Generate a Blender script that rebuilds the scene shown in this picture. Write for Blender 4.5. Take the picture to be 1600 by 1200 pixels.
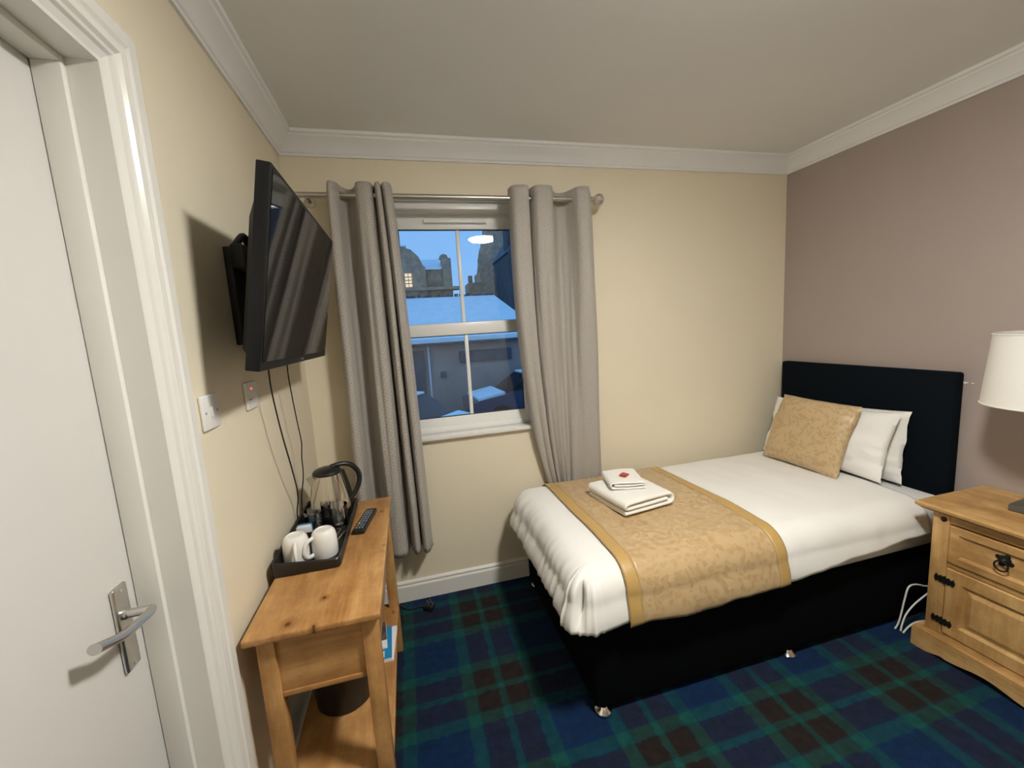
import bpy, bmesh, math, random
from mathutils import Vector, Matrix, noise

for o in list(bpy.data.objects):
    bpy.data.objects.remove(o, do_unlink=True)
SC = bpy.context.scene
COL = SC.collection
random.seed(7)

# ------------------------------------------------------------------ room measures (metres)
XL, XR = -0.505, 2.491          # left wall (door, television) and right wall (headboard)
YB, YF = 2.265, -1.30           # window wall and the wall behind the camera
ZC, ZT = 2.377, 2.472           # underside of the cornice, ceiling

# ------------------------------------------------------------------ camera
def make_camera():
    f, yaw, pitch, roll, h = 639.84, *[math.radians(a) for a in (14.0212, -7.6197, -3.5712)], 1.497
    fw = Vector((math.sin(yaw)*math.cos(pitch), math.cos(yaw)*math.cos(pitch), math.sin(pitch)))
    r0 = Vector((math.cos(yaw), -math.sin(yaw), 0)); u0 = r0.cross(fw)
    r = r0*math.cos(roll) + u0*math.sin(roll); u = -r0*math.sin(roll) + u0*math.cos(roll)
    cd = bpy.data.cameras.new('camera'); cam = bpy.data.objects.new('camera', cd); COL.objects.link(cam)
    cd.sensor_fit = 'HORIZONTAL'; cd.sensor_width = 36; cd.lens = f/1600*36
    cd.clip_start = 0.02; cd.clip_end = 300
    b = -fw
    cam.matrix_world = Matrix(((r.x, u.x, b.x, 0), (r.y, u.y, b.y, 0), (r.z, u.z, b.z, h), (0, 0, 0, 1)))
    SC.camera = cam
make_camera()

# ------------------------------------------------------------------ world: clear blue winter dusk
W = bpy.data.worlds.new('dusk_sky'); SC.world = W; W.use_nodes = True
nt = W.node_tree; nt.nodes.clear()
tc = nt.nodes.new('ShaderNodeTexCoord'); sp = nt.nodes.new('ShaderNodeSeparateXYZ')
rp = nt.nodes.new('ShaderNodeValToRGB'); bg = nt.nodes.new('ShaderNodeBackground'); wo = nt.nodes.new('ShaderNodeOutputWorld')
nt.links.new(tc.outputs['Generated'], sp.inputs[0]); nt.links.new(sp.outputs['Z'], rp.inputs[0])
nt.links.new(rp.outputs[0], bg.inputs[0]); nt.links.new(bg.outputs[0], wo.inputs[0])
rp.color_ramp.elements[0].position = 0.0; rp.color_ramp.elements[0].color = (0.30, 0.57, 0.97, 1)
rp.color_ramp.elements[1].position = 0.40; rp.color_ramp.elements[1].color = (0.17, 0.45, 0.93, 1)
bg.inputs['Strength'].default_value = 1.05

VS = SC.view_settings
VS.view_transform = 'Standard'; VS.look = 'None'; VS.gamma = 1.0; VS.use_curve_mapping = False
VS.exposure = 0.0
LAMP_POS = (0.85, 0.52)          # flush ceiling light (its mirror image shows in the window)
LAMP_STRENGTH = 238.0

# ------------------------------------------------------------------ materials
M = {}
class NT:
    def __init__(s, name):
        s.m = bpy.data.materials.new(name); s.m.use_nodes = True
        s.t = s.m.node_tree; s.t.nodes.clear()
        s.out = s.t.nodes.new('ShaderNodeOutputMaterial')
        M[name] = s.m
    def n(s, typ, **kw):
        nd = s.t.nodes.new('ShaderNode'+typ)
        for k, v in kw.items():
            if k in nd.inputs and not hasattr(nd, k): nd.inputs[k].default_value = v
            else: setattr(nd, k, v)
        return nd
    def l(s, a, b): s.t.links.new(a, b)
    def inp(s, nd, **kw):
        for k, v in kw.items(): nd.inputs[k.replace('_', ' ')].default_value = v
        return nd
def c4(c): return (c[0], c[1], c[2], 1)

def simple(name, col, rough=0.5, metal=0.0, spec=0.5, var=0.0, scale=30, bump=0.0, bscale=200, coat=0.0, sheen=0.0, aniso=None):
    s = NT(name); b = s.n('BsdfPrincipled'); s.l(b.outputs[0], s.out.inputs[0])
    b.inputs['Base Color'].default_value = c4(col); b.inputs['Roughness'].default_value = rough
    b.inputs['Metallic'].default_value = metal; b.inputs['Specular IOR Level'].default_value = spec
    b.inputs['Coat Weight'].default_value = coat; b.inputs['Sheen Weight'].default_value = sheen
    tc = s.n('TexCoord')
    if var:
        nz = s.n('TexNoise'); s.inp(nz, Scale=scale, Detail=4.0); s.l(tc.outputs['Object'], nz.inputs['Vector'])
        r = s.n('ValToRGB'); s.l(nz.outputs[0], r.inputs[0])
        r.color_ramp.elements[0].position = 0.3; r.color_ramp.elements[1].position = 0.7
        r.color_ramp.elements[0].color = c4([x*(1-var) for x in col]); r.color_ramp.elements[1].color = c4([min(1, x*(1+var)) for x in col])
        s.l(r.outputs[0], b.inputs['Base Color'])
    if bump:
        nz = s.n('TexNoise'); s.inp(nz, Scale=bscale, Detail=3.0); s.l(tc.outputs['Object'], nz.inputs['Vector'])
        bp = s.n('Bump'); s.inp(bp, Strength=bump, Distance=0.002); s.l(nz.outputs[0], bp.inputs['Height']); s.l(bp.outputs[0], b.inputs['Normal'])
    return s.m

simple('cream_paint', (0.81, 0.725, 0.555), 0.55, var=0.015, scale=3, bump=0.12, bscale=350, spec=0.35)
simple('mauve_paint', (0.395, 0.325, 0.290), 0.55, var=0.02, scale=3, bump=0.12, bscale=350, spec=0.35)
simple('ceiling_paint', (0.87, 0.87, 0.87), 0.8, var=0.01, scale=2, bump=0.08, bscale=300, spec=0.2)
simple('gloss_white', (0.80, 0.78, 0.73), 0.22, bump=0.06, bscale=40, spec=0.5)
simple('door_white', (0.71, 0.69, 0.655), 0.42, bump=0.08, bscale=120, spec=0.4)
simple('upvc', (0.84, 0.83, 0.80), 0.3)
simple('white_plastic', (0.82, 0.81, 0.78), 0.28)
simple('plastic_line', (0.30, 0.30, 0.30), 0.5)
simple('black_fabric', (0.0030, 0.0036, 0.0046), 0.95, var=0.25, scale=400, bump=0.3, bscale=900, spec=0.06)
simple('headboard_fabric', (0.0042, 0.0068, 0.0100), 0.95, var=0.25, scale=300, bump=0.3, bscale=800, spec=0.08)
simple('linen', (0.83, 0.81, 0.77), 0.75, var=0.01, scale=8, bump=0.12, bscale=25, spec=0.25, sheen=0.15)
simple('sheet', (0.78, 0.77, 0.76), 0.75, bump=0.1, bscale=30, spec=0.25, sheen=0.1)
simple('terry', (0.86, 0.83, 0.77), 0.95, var=0.04, scale=300, bump=0.6, bscale=600, spec=0.1, sheen=0.3)
simple('chrome', (0.80, 0.79, 0.77), 0.12, metal=1.0)
simple('satin_steel', (0.62, 0.60, 0.57), 0.28, metal=1.0)
simple('kettle_steel', (0.66, 0.62, 0.56), 0.16, metal=1.0)
simple('pole_steel', (0.55, 0.52, 0.46), 0.32, metal=1.0)
simple('black_plastic', (0.012, 0.012, 0.012), 0.32)
simple('black_matt', (0.010, 0.010, 0.010), 0.6)
simple('tv_plastic', (0.006, 0.006, 0.0065), 0.45, spec=0.3)
simple('tray_black', (0.014, 0.013, 0.012), 0.38)
simple('ceramic', (0.84, 0.82, 0.78), 0.12, coat=0.3)
simple('iron', (0.012, 0.011, 0.010), 0.5, metal=0.4, bump=0.3, bscale=150)
simple('lamp_shade', (0.82, 0.79, 0.73), 0.85, var=0.015, scale=200, bump=0.2, bscale=500)
simple('lamp_grey', (0.16, 0.15, 0.14), 0.35, metal=0.5)
simple('white_cable', (0.75, 0.73, 0.68), 0.4)
simple('button_grey', (0.20, 0.22, 0.27), 0.5)
simple('button_yellow', (0.65, 0.60, 0.12), 0.5)
simple('button_blue', (0.05, 0.10, 0.35), 0.5)
simple('red_foil', (0.42, 0.045, 0.03), 0.3, var=0.3, scale=90)
simple('paper_white', (0.80, 0.80, 0.80), 0.5)
simple('paper_blue', (0.02, 0.24, 0.50), 0.4)
simple('paper_photo', (0.09, 0.065, 0.055), 0.4, var=0.6, scale=35)
simple('sachet_white', (0.82, 0.82, 0.84), 0.45)
simple('plaster', (0.85, 0.82, 0.78), 0.9)
simple('snow', (0.95, 0.93, 0.90), 0.7, var=0.05, scale=3)
simple('stone', (0.50, 0.31, 0.20), 0.9, var=0.25, scale=3)
simple('dark_stone', (0.10, 0.085, 0.085), 0.9, var=0.25, scale=3)
simple('render_wall', (0.50, 0.34, 0.28), 0.85, var=0.12, scale=1.3)
simple('slate', (0.10, 0.10, 0.12), 0.7, var=0.2, scale=4)
simple('tarmac', (0.10, 0.11, 0.13), 0.8, var=0.4, scale=1.2)
simple('car_paint', (0.03, 0.05, 0.10), 0.25, coat=0.5)
simple('car_glass', (0.01, 0.012, 0.015), 0.08)
simple('tyre', (0.01, 0.01, 0.01), 0.8)
simple('hedge', (0.035, 0.05, 0.035), 0.9, var=0.5, scale=20)

def emis(name, col, st):
    s = NT(name); e = s.n('Emission'); e.inputs[0].default_value = c4(col); e.inputs[1].default_value = st; s.l(e.outputs[0], s.out.inputs[0])
emis('lamp_glow', (1.0, 0.985, 0.93), LAMP_STRENGTH)
emis('neon_red', (1.0, 0.05, 0.04), 3.0)
emis('lit_window', (1.0, 0.86, 0.62), 1.0)

def thin_glass(name, tint, ior=1.5, rough=0.0, boost=0.0):
    s = NT(name); tr = s.n('BsdfTransparent'); gl = s.n('BsdfGlossy'); mx = s.n('MixShader'); fr = s.n('Fresnel')
    tr.inputs[0].default_value = c4(tint); gl.inputs['Roughness'].default_value = rough; gl.inputs[0].default_value = (1, 1, 1, 1)
    fr.inputs[0].default_value = ior
    if boost:
        ad = s.n('Math', operation='ADD'); ad.inputs[1].default_value = boost; s.l(fr.outputs[0], ad.inputs[0]); s.l(ad.outputs[0], mx.inputs[0])
    else: s.l(fr.outputs[0], mx.inputs[0])
    s.l(tr.outputs[0], mx.inputs[1]); s.l(gl.outputs[0], mx.inputs[2]); s.l(mx.outputs[0], s.out.inputs[0])
thin_glass('window_glass', (0.95, 0.97, 0.98), 1.5)
thin_glass('tumbler_glass', (0.96, 0.97, 0.97), 1.5, 0.03, 0.13)
thin_glass('finial_glass', (0.88, 0.87, 0.83), 1.6, 0.25, 0.30)

def screen_mat():
    s = NT('tv_screen'); b = s.n('BsdfPrincipled'); s.l(b.outputs[0], s.out.inputs[0])
    b.inputs['Base Color'].default_value = (0.006, 0.006, 0.007, 1); b.inputs['Roughness'].default_value = 0.05
    b.inputs['Specular IOR Level'].default_value = 0.45
screen_mat()

def wood(name, axis, light, dark, scale=1.0, rough=0.35, knots=()):
    """pine: grain running along the given axis"""
    s = NT(name); b = s.n('BsdfPrincipled'); s.l(b.outputs[0], s.out.inputs[0])
    tc = s.n('TexCoord'); mp = s.n('Mapping'); s.l(tc.outputs['Object'], mp.inputs[0])
    sc = [14.0*scale]*3; sc['xyz'.index(axis)] = 1.6*scale; mp.inputs['Scale'].default_value = sc
    nz = s.n('TexNoise'); s.inp(nz, Scale=1.0, Detail=6.0, Roughness=0.55, Distortion=0.6); s.l(mp.outputs[0], nz.inputs['Vector'])
    n2 = s.n('TexNoise'); s.inp(n2, Scale=7.0, Detail=4.0, Roughness=0.7); s.l(mp.outputs[0], n2.inputs['Vector'])
    ml = s.n('Math', operation='MULTIPLY_ADD'); s.l(n2.outputs[0], ml.inputs[0]); ml.inputs[1].default_value = 0.35; s.l(nz.outputs[0], ml.inputs[2])
    r = s.n('ValToRGB'); s.l(ml.outputs[0], r.inputs[0])
    e = r.color_ramp.elements; e[0].position = 0.48; e[0].color = c4(dark); e[1].position = 0.82; e[1].color = c4(light)
    n3 = s.n('TexNoise'); s.inp(n3, Scale=9.0, Detail=5.0, Roughness=0.65); s.l(tc.outputs['Object'], n3.inputs['Vector'])
    r3 = s.n('ValToRGB'); s.l(n3.outputs[0], r3.inputs[0]); r3.color_ramp.elements[0].position = 0.34; r3.color_ramp.elements[0].color = (0.72, 0.66, 0.60, 1); r3.color_ramp.elements[1].position = 0.62; r3.color_ramp.elements[1].color = (1.0, 1.0, 1.0, 1)
    m2 = s.n('Mapping'); s.l(tc.outputs['Object'], m2.inputs[0]); sk = [8.0*scale]*3; sk['xyz'.index(axis)] = 5.5*scale; m2.inputs['Scale'].default_value = sk
    vo = s.n('TexVoronoi'); s.inp(vo, Scale=1.0, Randomness=1.0); s.l(m2.outputs[0], vo.inputs['Vector'])
    kr = s.n('ValToRGB'); s.l(vo.outputs['Distance'], kr.inputs[0])
    kr.color_ramp.elements[0].position = 0.045; kr.color_ramp.elements[0].color = (0.22, 0.15, 0.10, 1)
    kr.color_ramp.elements[1].position = 0.11; kr.color_ramp.elements[1].color = (1, 1, 1, 1)
    mx = s.n('MixRGB', blend_type='MULTIPLY'); mx.inputs[0].default_value = 0.85
    s.l(r.outputs[0], mx.inputs[1]); s.l(kr.outputs[0], mx.inputs[2]); mz = s.n('MixRGB', blend_type='MULTIPLY'); mz.inputs[0].default_value = 1.0; s.l(mx.outputs[0], mz.inputs[1]); s.l(r3.outputs[0], mz.inputs[2]); last = mz
    for (kx, ky, kr_) in knots:                                # dark knots at fixed spots of one board
        vm = s.n('VectorMath', operation='DISTANCE'); mk = s.n('Mapping'); mk.inputs['Scale'].default_value = (1, 0.8, 0); s.l(tc.outputs['Object'], mk.inputs[0]); s.l(mk.outputs[0], vm.inputs[0]); vm.inputs[1].default_value = (kx, ky*0.8, 0)
        wv = s.n('Math', operation='MULTIPLY_ADD'); s.l(n2.outputs[0], wv.inputs[0]); wv.inputs[1].default_value = kr_*0.6; s.l(vm.outputs['Value'], wv.inputs[2])
        dv = s.n('Math', operation='DIVIDE'); s.l(wv.outputs[0], dv.inputs[0]); dv.inputs[1].default_value = kr_*3
        rk = s.n('ValToRGB'); s.l(dv.outputs[0], rk.inputs[0]); ek = rk.color_ramp.elements
        ek[0].position = 0.22; ek[0].color = (0.16, 0.09, 0.05, 1); ek[1].position = 1.0; ek[1].color = (1, 1, 1, 1); em = ek.new(0.42); em.color = (0.68, 0.56, 0.44, 1)
        mq = s.n('MixRGB', blend_type='MULTIPLY'); mq.inputs[0].default_value = 1.0; s.l(last.outputs[0], mq.inputs[1]); s.l(rk.outputs[0], mq.inputs[2]); last = mq
    s.l(last.outputs[0], b.inputs['Base Color'])
    b.inputs['Roughness'].default_value = rough; b.inputs['Specular IOR Level'].default_value = 0.4
    bp = s.n('Bump'); s.inp(bp, Strength=0.08, Distance=0.002); s.l(n2.outputs[0], bp.inputs['Height']); s.l(bp.outputs[0], b.inputs['Normal'])
PL, PD = (0.60, 0.340, 0.130), (0.38, 0.172, 0.052)
for ax in 'xyz': wood('pine_'+ax, ax, PL, PD)
wood('pine_top', 'y', PL, PD, 1.0, 0.35, [(-0.376+0.31, 1.130-1.5, 0.011), (-0.300+0.31, 1.219-1.5, 0.007), (-0.306+0.31, 1.099-1.5, 0.006), (-0.171+0.31, 1.780-1.5, 0.006)])
NL, ND = (0.66, 0.415, 0.170), (0.43, 0.235, 0.080)
for ax in 'xyz': wood('waxed_pine_'+ax, ax, NL, ND, 0.9, 0.4)

def tartan():
    s = NT('tartan_carpet'); b = s.n('BsdfPrincipled'); s.l(b.outputs[0], s.out.inputs[0])
    tc = s.n('TexCoord'); sp = s.n('SeparateXYZ'); s.l(tc.outputs['Object'], sp.inputs[0])
    nz = s.n('TexNoise'); s.inp(nz, Scale=160.0, Detail=2.0); s.l(tc.outputs['Object'], nz.inputs['Vector'])
    nb = s.n('TexNoise'); s.inp(nb, Scale=28.0, Detail=3.0); s.l(tc.outputs['Object'], nb.inputs['Vector'])
    cols = []
    for k, (off, per) in enumerate(((0.255, 0.511), (1.055, 0.490))):
        a = s.n('Math', operation='SUBTRACT'); s.l(sp.outputs[k], a.inputs[0]); a.inputs[1].default_value = off
        j = s.n('Math', operation='MULTIPLY_ADD'); s.l(nz.outputs[0], j.inputs[0]); j.inputs[1].default_value = 0.016; s.l(a.outputs[0], j.inputs[2])
        j2 = s.n('Math', operation='SUBTRACT'); s.l(j.outputs[0], j2.inputs[0]); j2.inputs[1].default_value = 0.008
        j3 = s.n('Math', operation='MULTIPLY_ADD'); s.l(nb.outputs[0], j3.inputs[0]); j3.inputs[1].default_value = 0.022; s.l(j2.outputs[0], j3.inputs[2]); j2 = s.n('Math', operation='SUBTRACT'); s.l(j3.outputs[0], j2.inputs[0]); j2.inputs[1].default_value = 0.011
        p = s.n('Math', operation='PINGPONG'); s.l(j2.outputs[0], p.inputs[0]); p.inputs[1].default_value = per/2
        d = s.n('Math', operation='DIVIDE'); s.l(p.outputs[0], d.inputs[0]); d.inputs[1].default_value = per/2
        r = s.n('ValToRGB'); s.l(d.outputs[0], r.inputs[0])
        G, K, B, T = (0.007, 0.060, 0.052, 1), (0.017, 0.012, 0.011, 1), (0.004, 0.019, 0.064, 1), (0.005, 0.019, 0.040, 1)
        stops = [(0.0, G), (0.055, K), (0.40, T), (0.42, G), (0.62, B), (0.72, T), (0.75, B), (0.80, T), (0.83, B)]
        soft = [stops[0]]
        for (pa, ca), (pb, cb) in zip(stops, stops[1:]): soft += [(pb-0.0095, ca), (pb+0.0095, cb)]
        e = r.color_ramp.elements
        e[0].position, e[0].color = soft[0]; e[1].position, e[1].color = soft[-1]
        for po, co in soft[1:-1]:
            q = e.new(po); q.color = co
        cols.append(r)
    mx = s.n('MixRGB'); mx.inputs[0].default_value = 0.5; s.l(cols[0].outputs[0], mx.inputs[1]); s.l(cols[1].outputs[0], mx.inputs[2])
    n2 = s.n('TexNoise'); s.inp(n2, Scale=420.0, Detail=3.0); s.l(tc.outputs['Object'], n2.inputs['Vector'])
    r2 = s.n('ValToRGB'); s.l(n2.outputs[0], r2.inputs[0]); r2.color_ramp.elements[0].color = (0.55, 0.55, 0.55, 1); r2.color_ramp.elements[1].color = (1.5, 1.5, 1.5, 1)
    r2.color_ramp.elements[0].position = 0.3; r2.color_ramp.elements[1].position = 0.7
    mu = s.n('MixRGB', blend_type='MULTIPLY'); mu.inputs[0].default_value = 1.0; s.l(mx.outputs[0], mu.inputs[1]); s.l(r2.outputs[0], mu.inputs[2])
    r5 = s.n('ValToRGB'); s.l(nb.outputs[0], r5.inputs[0]); r5.color_ramp.elements[0].position = 0.3; r5.color_ramp.elements[0].color = (0.78, 0.78, 0.78, 1); r5.color_ramp.elements[1].position = 0.7; r5.color_ramp.elements[1].color = (1.15, 1.15, 1.15, 1)
    m5 = s.n('MixRGB', blend_type='MULTIPLY'); m5.inputs[0].default_value = 1.0; s.l(mu.outputs[0], m5.inputs[1]); s.l(r5.outputs[0], m5.inputs[2])
    s.l(m5.outputs[0], b.inputs['Base Color']); b.inputs['Roughness'].default_value = 1.0; b.inputs['Specular IOR Level'].default_value = 0.1
    b.inputs['Sheen Weight'].default_value = 0.04
    bp = s.n('Bump'); s.inp(bp, Strength=0.5, Distance=0.004); s.l(n2.outputs[0], bp.inputs['Height']); s.l(bp.outputs[0], b.inputs['Normal'])
tartan()

def curtain_mat():
    s = NT('curtain_weave'); b = s.n('BsdfPrincipled'); s.l(b.outputs[0], s.out.inputs[0])
    uv = s.n('TexCoord'); mp = s.n('Mapping'); s.l(uv.outputs['UV'], mp.inputs[0]); mp.inputs['Rotation'].default_value = (0, 0, math.radians(45))
    br = s.n('TexBrick'); s.l(mp.outputs[0], br.inputs['Vector'])
    s.inp(br, Scale=1.0); br.inputs['Brick Width'].default_value = 0.0125; br.inputs['Row Height'].default_value = 0.0125; br.inputs['Mortar Size'].default_value = 0.0022; br.inputs['Mortar Smooth'].default_value = 0.6
    br.inputs['Color1'].default_value = (0.365, 0.330, 0.290, 1); br.inputs['Color2'].default_value = (0.395, 0.360, 0.318, 1); br.inputs['Mortar'].default_value = (0.47, 0.435, 0.390, 1)
    nz = s.n('TexNoise'); s.inp(nz, Scale=260.0, Detail=2.0); s.l(uv.outputs['UV'], nz.inputs['Vector'])
    mu = s.n('MixRGB', blend_type='OVERLAY'); mu.inputs[0].default_value = 0.3; s.l(br.outputs['Color'], mu.inputs[1]); s.l(nz.outputs[0], mu.inputs[2])
    s.l(mu.outputs[0], b.inputs['Base Color']); b.inputs['Roughness'].default_value = 0.7; b.inputs['Sheen Weight'].default_value = 0.1
    bp = s.n('Bump'); s.inp(bp, Strength=0.25, Distance=0.002); s.l(br.outputs['Fac'], bp.inputs['Height']); s.l(bp.outputs[0], b.inputs['Normal'])
curtain_mat()
simple('curtain_lining', (0.72, 0.66, 0.55), 0.8)

def damask(name, base, hi, rough, sheen=0.1):
    s = NT(name); b = s.n('BsdfPrincipled'); s.l(b.outputs[0], s.out.inputs[0])
    tc = s.n('TexCoord'); nz = s.n('TexNoise'); s.inp(nz, Scale=9.0, Detail=1.0, Distortion=0.0); s.l(tc.outputs['Object'], nz.inputs['Vector'])
    ad = s.n('MixRGB', blend_type='LINEAR_LIGHT'); ad.inputs[0].default_value = 0.05; s.l(tc.outputs['Object'], ad.inputs[1]); s.l(nz.outputs['Color'], ad.inputs[2])
    vo = s.n('TexVoronoi', feature='SMOOTH_F1'); s.inp(vo, Scale=44.0, Smoothness=0.25); s.l(ad.outputs[0], vo.inputs['Vector'])
    n2 = s.n('TexNoise'); s.inp(n2, Scale=42.0, Detail=2.5, Distortion=2.2); s.l(tc.outputs['Object'], n2.inputs['Vector'])
    sm = s.n('Math', operation='MULTIPLY_ADD'); s.l(n2.outputs[0], sm.inputs[0]); sm.inputs[1].default_value = 0.7; s.l(vo.outputs['Distance'], sm.inputs[2])
    r = s.n('ValToRGB'); s.l(sm.outputs[0], r.inputs[0]); e = r.color_ramp.elements
    e[0].position = 0.76; e[0].color = (0, 0, 0, 1); e[1].position = 0.86; e[1].color = (1, 1, 1, 1)
    mx = s.n('MixRGB'); mx.inputs[1].default_value = c4(base); mx.inputs[2].default_value = c4(hi); s.l(r.outputs[0], mx.inputs[0])
    s.l(mx.outputs[0], b.inputs['Base Color'])
    rr = s.n('Math', operation='MULTIPLY_ADD'); s.l(r.outputs[0], rr.inputs[0]); rr.inputs[1].default_value = -0.16; rr.inputs[2].default_value = rough
    s.l(rr.outputs[0], b.inputs['Roughness']); b.inputs['Sheen Weight'].default_value = sheen; b.inputs['Specular IOR Level'].default_value = 0.6
    bp = s.n('Bump'); s.inp(bp, Strength=0.25, Distance=0.001); s.l(r.outputs[0], bp.inputs['Height']); s.l(bp.outputs[0], b.inputs['Normal'])
damask('gold_damask', (0.450, 0.295, 0.138), (0.530, 0.372, 0.196), 0.40)
damask('cushion_damask', (0.480, 0.328, 0.165), (0.545, 0.392, 0.213), 0.60)
simple('gold_satin', (0.50, 0.315, 0.105), 0.40, var=0.04, scale=6, bump=0.08, bscale=30, sheen=0.1)

# ------------------------------------------------------------------ mesh helpers (all in world coordinates)
class MB:
    def __init__(s): s.v = []; s.f = []; s.uv = None
    def add(s, vs, fs):
        o = len(s.v); s.v += [Vector(p) for p in vs]; s.f += [tuple(i+o for i in f) for f in fs]; return s
    def box(s, x0, x1, y0, y1, z0, z1, bev=0.0, seg=2, mat=None):
        bm = bmesh.new(); bmesh.ops.create_cube(bm, size=1)
        for v in bm.verts: v.co = Vector(((x0+x1)/2+v.co.x*(x1-x0), (y0+y1)/2+v.co.y*(y1-y0), (z0+z1)/2+v.co.z*(z1-z0)))
        if bev: bmesh.ops.bevel(bm, geom=list(bm.edges), offset=min(bev, .49*min(abs(x1-x0), abs(y1-y0), abs(z1-z0))), segments=seg, profile=0.5, affect='EDGES')
        bm.verts.index_update()
        vs = [v.co.copy() for v in bm.verts]; fs = [[v.index for v in f.verts] for f in bm.faces]; bm.free()
        if mat: vs = [mat @ p for p in vs]
        return s.add(vs, fs)
    def lathe(s, prof, c=(0, 0, 0), n=32, mat=None, cap=True):
        """prof: (radius, height) pairs bottom to top, turned about z through c"""
        vs = []; fs = []
        for (r, z) in prof:
            for k in range(n):
                a = 2*math.pi*k/n; vs.append(Vector((r*math.cos(a), r*math.sin(a), z)))
        for i in range(len(prof)-1):
            for k in range(n):
                k2 = (k+1) % n; fs.append((i*n+k, i*n+k2, (i+1)*n+k2, (i+1)*n+k))
        if cap:
            fs.append(tuple(reversed(range(n)))); fs.append(tuple((len(prof)-1)*n+k for k in range(n)))
        vs = [(mat @ p if mat else p) + Vector(c) for p in vs]
        return s.add(vs, fs)
    def tube(s, pts, r, n=10, smooth=0, cap=True, flat=1.0):
        pts = [Vector(p) for p in pts]
        if smooth: pts = catmull(pts, smooth)
        vs = []; fs = []; up = None
        for i, p in enumerate(pts):
            t = (pts[min(i+1, len(pts)-1)] - pts[max(i-1, 0)]).normalized()
            if up is None:
                up = Vector((0, 0, 1)) if abs(t.z) < 0.9 else Vector((0, 1, 0))
            a = t.cross(up)
            if a.length < 1e-5: a = t.cross(Vector((1, 0, 0)))
            a.normalize(); b = a.cross(t).normalized(); up = b
            rr = r(i/(len(pts)-1)) if callable(r) else r
            for k in range(n):
                w = 2*math.pi*k/n; vs.append(p + a*math.cos(w)*rr + b*math.sin(w)*rr*flat)
        for i in range(len(pts)-1):
            for k in range(n):
                k2 = (k+1) % n; fs.append((i*n+k, i*n+k2, (i+1)*n+k2, (i+1)*n+k))
        if cap: fs.append(tuple(reversed(range(n)))); fs.append(tuple((len(pts)-1)*n+k for k in range(n)))
        return s.add(vs, fs)
    def prism(s, poly, ext, mat=None):
        """poly: list of 3D points (planar loop), ext: extrusion vector"""
        n = len(poly); vs = [Vector(p) for p in poly] + [Vector(p)+Vector(ext) for p in poly]
        if mat: vs = [mat @ p for p in vs]
        fs = [tuple(range(n))[::-1], tuple(range(n, 2*n))] + [(k, (k+1) % n, n+(k+1) % n, n+k) for k in range(n)]
        return s.add(vs, fs)
    def grid(s, rows, close=False):
        """rows: list of equal-length point lists"""
        n = len(rows[0]); vs = [p for r in rows for p in r]
        fs = [(i*n+k, i*n+k+1, (i+1)*n+k+1, (i+1)*n+k) for i in range(len(rows)-1) for k in range(n-1)]
        return s.add(vs, fs)

def catmull(pts, sub):
    out = []; n = len(pts)
    for i in range(n-1):
        p0, p1, p2, p3 = pts[max(i-1, 0)], pts[i], pts[i+1], pts[min(i+2, n-1)]
        for k in range(sub):
            t = k/sub
            out.append(0.5*((2*p1)+(p2-p0)*t+(2*p0-5*p1+4*p2-p3)*t*t+(3*p1-p0-3*p2+p3)*t**3))
    out.append(pts[-1].copy()); return out

ORG = {}
def build(mb, name, mat, parent=None, smooth=None, origin=None, solid=0.0, fixn=True, merge=False):
    if parent is not None: org = ORG[parent.name]
    elif origin is not None: org = Vector(origin)
    else:
        xs = [p.x for p in mb.v]; ys = [p.y for p in mb.v]; zs = [p.z for p in mb.v]
        org = Vector(((min(xs)+max(xs))/2, (min(ys)+max(ys))/2, min(zs)))
    me = bpy.data.meshes.new(name)
    me.from_pydata([p-org for p in mb.v], [], mb.f)
    if mb.uv:
        ul = me.uv_layers.new(name='UVMap')
        for lp in me.loops: ul.data[lp.index].uv = mb.uv[lp.vertex_index]
    if fixn or merge:
        bm = bmesh.new(); bm.from_mesh(me)
        if merge: bmesh.ops.remove_doubles(bm, verts=bm.verts, dist=1e-4)
        bmesh.ops.recalc_face_normals(bm, faces=bm.faces); bm.to_mesh(me); bm.free()
    me.update()
    for p in me.polygons: p.use_smooth = True
    me.set_sharp_from_angle(angle=math.radians(smooth if smooth else 32))
    me.materials.append(M[mat])
    o = bpy.data.objects.new(name, me); COL.objects.link(o)
    if parent is not None: o.parent = parent
    else: o.location = org
    ORG[o.name] = org
    if solid:
        md = o.modifiers.new('thickness', 'SOLIDIFY'); md.thickness = solid; md.offset = -1
    return o
def tag(o, label, cat, group=None):
    o['label'] = label; o['category'] = cat
    if group: o['group'] = group
    return o
def thing(name, loc, label, cat, group=None):
    o = bpy.data.objects.new(name, None); COL.objects.link(o); o.location = loc; o.empty_display_size = 0.05
    ORG[o.name] = Vector(loc); return tag(o, label, cat, group)
def struct(o): o['kind'] = 'structure'; return o
def sbox(name, mat, *a, parent=None, bev=0.0):
    o = build(MB().box(*a, bev=bev), name, mat, parent)
    return o if parent else struct(o)
def pbox(name, mat, parent, *a, bev=0.002, seg=2): return build(MB().box(*a, bev=bev, seg=seg), name, mat, parent)

# ------------------------------------------------------------------ room shell
struct(build(MB().box(XL-0.3, XR+0.15, YF-0.15, YB+0.25, -0.05, 0.0), 'floor', 'tartan_carpet', origin=(0, 0, 0)))
struct(build(MB().box(XL-0.3, XR+0.15, YF-0.15, YB+0.25, ZT, ZT+0.08), 'ceiling', 'ceiling_paint'))
struct(build(MB().box(XR, XR+0.15, YF, YB+0.25, 0, ZT), 'wall_right', 'mauve_paint'))
struct(build(MB().box(XL, XR, YF-0.15, YF, 0, ZT), 'wall_front', 'cream_paint'))
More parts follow.
